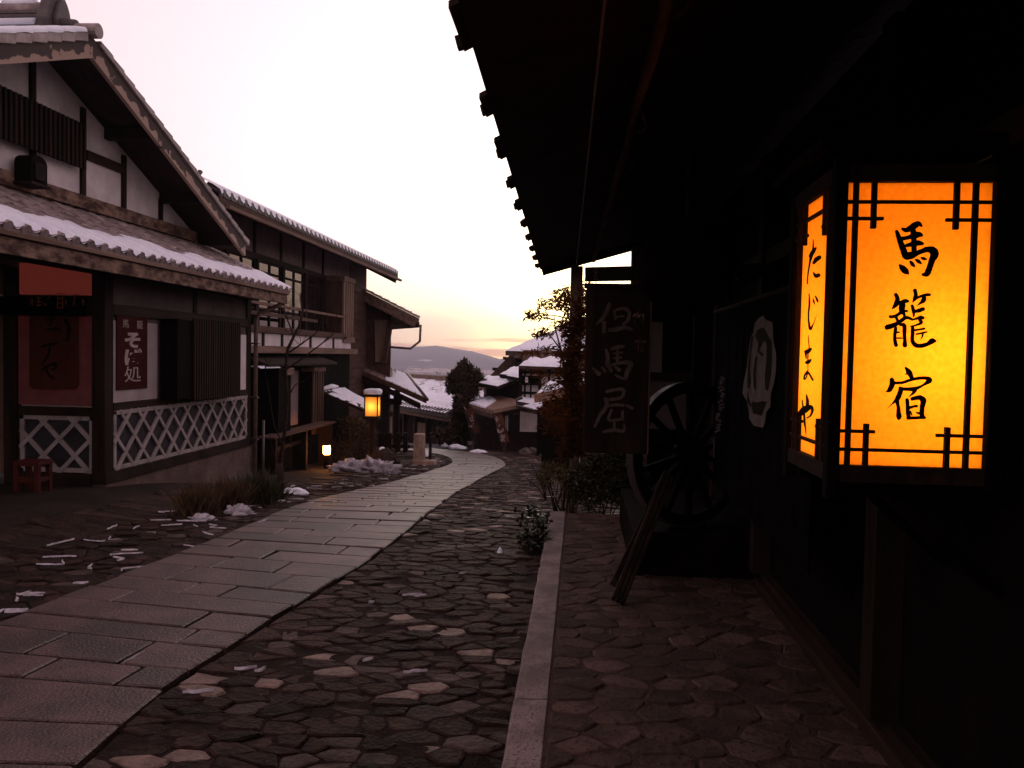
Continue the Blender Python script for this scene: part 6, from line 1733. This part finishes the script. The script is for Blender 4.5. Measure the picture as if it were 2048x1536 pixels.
# ================================================================ PLANTS
def leaves(mb, c, n, rad, size, rnd, flat=.7, droop=.0, shape=2.6, mi=0):
    """n leaf blades scattered in an ellipsoid round c"""
    for _ in range(n):
        while True:
            v = Vector((rnd.uniform(-1,1), rnd.uniform(-1,1), rnd.uniform(-1,1)))
            if v.length < 1: break
        p = Vector(c) + Vector((v.x*rad[0], v.y*rad[1], v.z*rad[2]))
        d = Vector((rnd.gauss(0,1), rnd.gauss(0,1), rnd.gauss(0,flat) - droop)).normalized()
        s = d.cross(Vector((rnd.gauss(0,.5), rnd.gauss(0,.5), 1))).normalized()
        l = size*rnd.uniform(.6, 1.25); w = l/shape/2
        nn = d.cross(s)*l*.08
        mb.add([p, p + d*l*.45 + s*w + nn, p + d*l, p + d*l*.45 - s*w + nn], [(0,1,2),(0,2,3)], mi)
def limb(mb, p, d, l, r, rnd, depth, tips, spread=.6, up=.15, n=5):
    pts = [p.copy()]; rr = [r]; q = p.copy(); dd = d.copy()
    for i in range(n):
        dd = (dd + Vector((rnd.gauss(0,.14), rnd.gauss(0,.14), rnd.gauss(0,.10) + up*.15))).normalized()
        q = q + dd*l/n; pts.append(q.copy()); rr.append(r*(1 - .55*(i+1)/n))
    mb.tube(pts, rr, 6 if r > .012 else 4)
    tips.append(q.copy())
    if depth <= 0: return
    for k in range(rnd.choice((2, 3, 3))):
        i = rnd.randint(2, n); b = pts[i]
        nd = (dd + Vector((rnd.gauss(0,spread), rnd.gauss(0,spread), rnd.gauss(0,spread*.6) + up))).normalized()
        limb(mb, b, nd, l*rnd.uniform(.5, .75), rr[i]*.72, rnd, depth-1, tips, spread, up, n)
# ---- nandina-like tree at the far end of the pavement, against the glow
rn = random.Random(41)
YT = 9.6
base = Vector((onY(1150, 900, YT).x, YT, gz(0, YT)))
tr = thing('nandina', 'tall leafy dark shrub against the sunset left of the name board', 'tree', base)
tk = MB(); tips = []
for px, py, bx_ in ((1128,740,1140),(1150,620,1150),(1118,800,1143)):
    t = onY(px, py, YT + rn.uniform(-.3,.3)); b = base + Vector((rn.uniform(-.1,.1), rn.uniform(-.1,.1), -.1))
    tk.tube([b, b*.5 + t*.5 + Vector((.05,0,0)), t], [.03,.022,.012], 6)
t1 = [onY(x, y, YT) for x, y in ((1135,760),(1122,700),(1110,655),(1108,630))]; tk.tube(t1, [.016,.012,.008,.005], 5)
for x0, y0, x1, y1 in ((1122,700,1070,705),(1122,700,1085,660),(1150,640,1095,612),(1150,640,1072,632),(1150,620,1110,580),(1150,620,1165,575),(1128,745,1090,740),(1130,760,1165,690),(1118,800,1085,790),(1120,800,1160,780),(1140,850,1105,835),(1108,640,1068,640),(1110,655,1150,650),(1145,880,1100,880)):
    a, b = onY(x0, y0, YT), onY(x1, y1, YT + rn.uniform(-.4,.4)); tk.tube([a, a*.5+b*.5+Vector((0,0,.03)), b], [.010,.007,.003], 5)
obj(tk, 'stems', M['bark'], tr)
cr_ = MB()
CL = [(1150,600,38,26,260),(1168,575,20,14,90),(1130,590,26,18,110),(1100,608,28,12,80),(1075,628,22,9,60),(1085,665,24,10,60),(1062,630,10,5,16),(1165,640,20,40,260),(1150,665,26,22,130),(1118,650,20,10,30),(1160,700,26,40,240),(1130,700,26,20,70),(1095,700,26,8,60),(1060,705,20,6,36),(1085,745,22,10,40),(1150,750,34,40,330),(1110,775,26,22,120),(1160,800,28,46,420),(1120,820,34,26,260),(1095,815,18,18,60),(1150,850,30,34,340),(1110,850,28,20,160),(1190,880,40,34,300),(1165,880,30,30,220),(1210,920,46,40,420),(1150,905,30,26,130),(1240,930,40,40,320),(1140,640,14,30,40)]
CL2 = [(1140,655,20,26,150),(1146,700,24,30,240),(1140,745,24,34,280),(1150,800,26,36,340),(1146,855,24,34,320),(1135,610,22,16,90),(1160,640,12,30,140),(1162,600,10,20,70),(1140,895,24,20,220)]
for px, py, wx_, hy_, n in CL:
    Y = YT + rn.uniform(-.35,.25) if py < 840 else 8.7 + rn.uniform(-.3,.5)
    c = onY(px, py, Y); s = Y/1600
    leaves(cr_, c, int(n*(2.0 if py < 690 else 1.4)), (wx_*s*1.1, .35, hy_*s*1.1), .08, rn, .5, .2, 3.4)
for px, py, wx_, hy_, n in CL2:
    Y = 8.25 + rn.uniform(-.1,.15); c = onY(px, py, Y); s = Y/1600
    leaves(cr_, c, int(n*(.7 if py < 640 else 1.5)), (wx_*s, .22, hy_*s), .085, rn, .5, .2, 3.4)
for px, py in ((1146,700),(1150,640),(1140,800)):
    a, b = Vector((-.16, 8.3, gz(0, 8.3)-.1)), onY(px, py, 8.3)
    mb_ = MB(); mb_.tube([a, a*.5+b*.5+Vector((.03,0,0)), b], [.014,.010,.005], 5); obj(mb_, 'stem', M['bark'], tr)
obj(cr_, 'crown', M['nandina'], tr, norm=False)
# ---- low yellow-green shrub by the curb's end
b = ghit(1112, 1012); b.y = 8.6; b.z = gz(b.x, 8.6)
sh = thing('low_shrub', 'low yellow green shrub at the far end of the curb', 'shrub', (onY(1115,1000,8.4).x, 8.4, gz(0, 8.4)))
mb = MB(); cr_ = MB()
for k in range(16):
    px, py = rn.uniform(1085, 1165), rn.uniform(925, 985); Y = 8.4 + rn.uniform(-.3,.4)
    t = onY(px, py, Y); mb.tube([Vector((onY(1118,1000,8.4).x + rn.uniform(-.1,.15), 8.4, gz(0,8.4)-.05)), t], [.010,.004], 4)
    leaves(cr_, t, 190, (.10,.14,.075), .034, rn, .5, 0, 2.2)
obj(mb, 'stems', M['bark'], sh); obj(cr_, 'foliage', M['leafyel'], sh, norm=False)
mb = MB(); tips = []
for px, py in ((1060,925),(1075,940),(1052,955)):
    a = onY(1092, 1000, 8.2); t = onY(px, py, 8.2); mb.tube([a, a*.5+t*.5+Vector((.03,0,0)), t], [.009,.006,.003], 5)
    for k in range(4): q = t*.6 + a*.4 + Vector((rn.uniform(-.05,.05),0,0)); mb.tube([q, q + Vector((rn.uniform(-.12,.1), 0, rn.uniform(.02,.14)))], [.004,.002], 4)
tg = thing('bare_twigs', 'few bare twigs leaning over the cobbles before the yellow shrub', 'twigs', onY(1092,1000,8.2)); obj(mb, 'twigs', M['bark'], tg)
# ---- dark shrubs behind the pavement's end, up against the plinth
ds = thing('dark_shrub', 'dense dark evergreen shrub between the pavement end and the name board', 'shrub', (.35, 8.2, gz(.3, 8.2)))
mb = MB(); cr_ = MB()
for px, py, n in ((1175,985,420),(1210,975,420),(1245,985,380),(1190,940,360),(1235,945,360),(1160,960,240),(1265,960,300),(1250,905,260),(1215,900,240)):
    c = onY(px, py, 8.05 + rn.uniform(-.15,.3)); mb.tube([Vector((.3+rn.uniform(-.2,.2), 8.1, -.3)), c], [.012,.005], 4); leaves(cr_, c, int(n*1.8), (.19,.22,.17), .06, rn, .6, 0, 2.4)
obj(mb, 'stems', M['bark'], ds); obj(cr_, 'foliage', M['leaf'], ds, norm=False)
# ---- small camellia on the street side of the curb
p = ghit(1058, 1108)
cm_ = thing('camellia', 'small glossy dark leaved plant growing beside the granite curb', 'plant', p)
mb = MB(); cr_ = MB()
for k in range(13):
    t = onY(rn.uniform(1038, 1098), rn.uniform(1020, 1090), p.y + rn.uniform(-.15,.25)); t.x = min(t.x, CURBX-.03)
    mb.tube([p + Vector((.06+rn.uniform(-.04,.04),0,-.03)), t], [.008,.003], 4); leaves(cr_, t, 34, (.075,.09,.06), .062, rn, .6, .2, 1.9)
M['gloss'] = mat('glossy_leaf', (.012,.016,.008), (.035,.036,.018), 9, .32, 0, spec=.5)
obj(mb, 'stems', M['bark'], cm_); obj(cr_, 'foliage', M['gloss'], cm_, norm=False)
blob('ice_lump', 'small grey lump of ice at the foot of the camellia', 'ice', 1000, 1110, 14, 12, M['snow'], 40, amp=.35)
# ---- bare tree before the balcony house
YB = 13.55
bt = thing('bare_tree', 'leafless young tree before the balcony house beside the downpipe', 'tree', (onY(566, 1000, YB).x, YB, gz(-5.1, YB)))
mb = MB(); tips = []; rb_ = random.Random(12)
def poly(pts, r0, r1, Y=YB):
    P = [onY(x, y, Y + (i/len(pts))*.2) for i, (x, y) in enumerate(pts)]; mb.tube(P, [r0 + (r1-r0)*i/(len(P)-1) for i in range(len(P))], 7); return P
poly([(566,1004),(564,975),(560,940),(566,890),(573,840),(575,790),(571,740),(575,700)], .034, .026)
poly([(575,700),(588,672),(600,648),(606,620),(600,590)], .030, .010); poly([(578,705),(600,690),(630,668),(650,645)], .020, .006)
poly([(588,672),(575,640),(560,610)], .016, .005); poly([(571,740),(600,720),(640,690),(665,670),(672,655)], .018, .006)
poly([(573,800),(590,770),(610,760),(630,745)], .012, .005); poly([(566,890),(548,850),(540,800),(530,740)], .014, .004); poly([(560,940),(545,900),(538,860)],.010,.003)
poly([(602,640),(620,610),(640,590)], .010, .003)
for px, py in ((600,590),(606,620),(650,645),(560,610),(672,655),(630,745),(530,740),(640,590),(588,672),(600,690),(640,690),(575,640)):
    a = onY(px, py, YB+.15)
    for k in range(3): limb(mb, a, Vector((rb_.gauss(0,.6), rb_.gauss(0,.4), .5)).normalized(), rb_.uniform(.18,.36), .006, rb_, 1, tips, .7, .2, 4)
obj(mb, 'branches', M['bark'], bt)
# cut stake at its foot
p = ghit(566, 1000); mb = MB(); mb.tube([p + Vector((0,-.1,-.05)), p + Vector((0,-.08,.34)), p + Vector((-.01,-.08,.44))], [.045,.04,.034], 8); tag(obj(mb, 'tree_stake', M['bark'], smooth=True), 'short dark stake at the foot of the bare tree', 'stake')
# ---- dry tufts along the cement wall
def tuft(name, label, px, py, wpx, hpx, n, m, seed, cat='shrub', curve=.3):
    r_ = random.Random(seed); p = ghit(px, py); s = p.y/1600
    t = thing(name, label, cat, p); mb = MB()
    for k in range(n):
        b = p + Vector((r_.gauss(0, wpx*s*.16), r_.gauss(0, wpx*s*.14), -.03)); h_ = hpx*s*r_.uniform(.45, 1.1)
        d = Vector((r_.gauss(0,.35), r_.gauss(0,.3), 1)).normalized(); e = b + d*h_ + Vector((d.x, d.y, -.2))*h_*curve*r_.uniform(0,1)
        w = .006*r_.uniform(.6,1.3); sd = d.cross(Vector((r_.gauss(0,1), r_.gauss(0,1), .2))).normalized()*w
        m_ = b*.45 + e*.55 + d*h_*.12
        mb.add([b - sd, b + sd, m_ + sd*.8, m_ - sd*.8, e], [(0,1,2,3),(3,2,4)])
    obj(mb, 'blades', m, t, norm=False); return t
tuft('dry_shrub', 'dry brown tuft against the cement wall near its middle', 392, 1032, 90, 84, 520, M['grass'], 1)
tuft('dry_shrub', 'dark dry tuft at the far end of the cement wall', 512, 1012, 90, 88, 760, M['leaf'], 2)
tuft('dry_shrub', 'dark dry tuft in the middle of the snow along the cement wall', 455, 1020, 90, 80, 760, M['grass'], 3)
tuft('dry_shrub', 'short dark tuft beside the stake of the bare tree', 545, 1002, 60, 46, 340, M['leaf'], 4)
# hedge lit by the lamps
hd = thing('dry_hedge', 'brown dry hedge behind the garden lamp lit orange from it', 'hedge', (-6.2, 22.2, gz(-6.2, 22.2)))
mb = MB(); rh_ = random.Random(9)
for k in range(3600):
    px = rh_.uniform(655, 750); py = 930 - (1 - rh_.random()**1.5)*96*(.72 + .28*sin((px-655)/95*pi))
    Y = 21.7 + rh_.uniform(0, 1.3); p = onY(px, py, Y)
    leaves(mb, p, 1, (.05,.05,.05), .13, rh_, .9, 0, 4.0)
for k in range(500):
    px = rh_.uniform(640, 700); p = onY(px, rh_.uniform(885, 930), 21.0 + rh_.uniform(.1,.6)); leaves(mb, p, 1, (.03,.03,.03), .22, rh_, 1.2, 0, 14)
obj(mb, 'foliage', M['grass'], hd, norm=False)
mb = MB()
for k in range(12): x = onY(660+k*8, 930, 22.2).x; mb.tube([(x, 22.2, gz(x,22.2)-.1), (x+rh_.uniform(-.1,.1), 22.3, gz(x,22.2)+.9)], [.02,.008], 4)
obj(mb, 'stems', M['bark'], hd)
# ---- round evergreen in the middle distance, and dark growth under it
def crown_tree(name, label, trunk_px, Y, clumps, size, m, seed, trunk_top, r0=.12, dens=1.0):
    r_ = random.Random(seed); b = onY(*trunk_px, Y); base = Vector((b.x, Y, gz(b.x, Y)))
    t = thing(name, label, 'tree', base); tp = onY(*trunk_top, Y)
    mb = MB(); mb.tube([base - Vector((0,0,.2)), base*.5 + tp*.5 + Vector((.05,0,0)), tp], [r0, r0*.75, r0*.4], 8)
    cr2 = MB()
    for px, py, wx_, hy_, n in clumps:
        c = onY(px, py, Y + r_.uniform(-.4,.4)); s = Y/1600
        mb.tube([base*.35 + tp*.65, c], [r0*.35, r0*.1], 5)
        leaves(cr2, c, int(n*dens), (wx_*s, wx_*s*.9, hy_*s), size, r_, .6, 0, 2.4)
    obj(mb, 'trunk', M['bark'], t); obj(cr2, 'crown', m, t, norm=False); return t
crown_tree('round_tree', 'round dark evergreen tree standing between the long house and the right hand roofs', (927,880), 31.0,
           [(925,745,16,12,420),(945,750,16,12,420),(910,760,14,10,300),(930,768,20,12,520),(952,768,14,12,340),(905,775,10,8,160),(925,785,18,9,330),(948,785,12,8,160),(958,757,9,9,120),(925,730,8,8,90),(940,733,8,6,70),(912,745,9,8,110),(965,772,8,6,70),(930,722,5,6,50),(918,733,6,5,50),(952,742,9,6,70),(899,783,7,6,60),(944,797,9,6,60),(968,762,6,5,40),(900,768,9,9,200),(960,770,10,9,200),(905,753,9,8,160),(955,748,9,8,150),(938,778,16,9,260),(913,778,12,8,220)], .16, M['conifer'], 5, (928,770), .11, 1.7)
dg_ = thing('dark_bush', 'tall dark bush below the round tree beside the stall', 'shrub', (-5.3, 29.2, gz(-5.3, 29.2)))
cr2 = MB(); mb = MB(); r_ = random.Random(71)
for px, py, wx_, hy_, n in ((922,815,11,14,420),(918,840,13,14,480),(926,860,14,14,480),(910,862,14,12,380),(898,870,14,10,300),(935,800,8,8,120),(915,800,6,8,100),(880,866,12,8,220)):
    Y = 30 + r_.uniform(-.5,.5); c = onY(px, py, Y); leaves(cr2, c, n, (wx_*Y/1600, wx_*Y/1600, hy_*Y/1600), .26, r_, .8, 0, 2.6); mb.tube([Vector((c.x, Y, gz(c.x, Y)-.1)), c], [.04,.015], 4)
obj(cr2, 'foliage', M['conifer'], dg_, norm=False); obj(mb, 'stems', M['bark'], dg_)
# ---- far trees beyond the lean-to and in the valley: one mass
fw = MB(); r_ = random.Random(13)
def spire(x, y, z, h, w):
    k = 5
    for i in range(4):
        zz = z + h*i*.24; ww = w*(1 - i*.23)
        ring = [(x+ww*cos(2*pi*j/k+i), y+ww*sin(2*pi*j/k+i), zz) for j in range(k)]
        fw.add(ring + [(x + r_.uniform(-.1,.1)*w, y, zz + h*.42)], [(j, (j+1) % k, k) for j in range(k)])
for k in range(420):
    Y = r_.uniform(160, 420); px = r_.uniform(690, 925)
    top = 733 + max(0, (px-770))*.20 if px < 850 else 756
    z = far_z(onY(px, 740, Y).x, Y)
    x = onY(px, 740, Y).x; want = onY(px, top + r_.uniform(-5, 8), Y).z
    h = max(2.5, want - z)
    spire(x, Y, z, h*.78, h*.14 + .8)
o = obj(fw, 'far_wood', M['conifer'], kind='stuff', norm=False, label='dark far wood on the slope above the valley town'); o['category'] = 'wood'
# ================================================================ HAZE
HAZE = 3.3e-4
hz = MB(); hz.box(-2590, 2590, -260, 4400, -46, 175)
m = bpy.data.materials.new('haze_air'); m.use_nodes = True
t = m.node_tree
for n in list(t.nodes): t.nodes.remove(n)
pv_ = t.nodes.new('ShaderNodeVolumePrincipled'); pv_.inputs['Color'].default_value = (.80, .79, 1.0, 1); pv_.inputs['Density'].default_value = HAZE; pv_.inputs['Anisotropy'].default_value = .55
oo = t.nodes.new('ShaderNodeOutputMaterial'); t.links.new(pv_.outputs[0], oo.inputs['Volume'])
me = hz.mesh('haze', m); ho = link('haze', me); ho['kind'] = 'stuff'; ho['label'] = 'pale evening haze in the valley air'
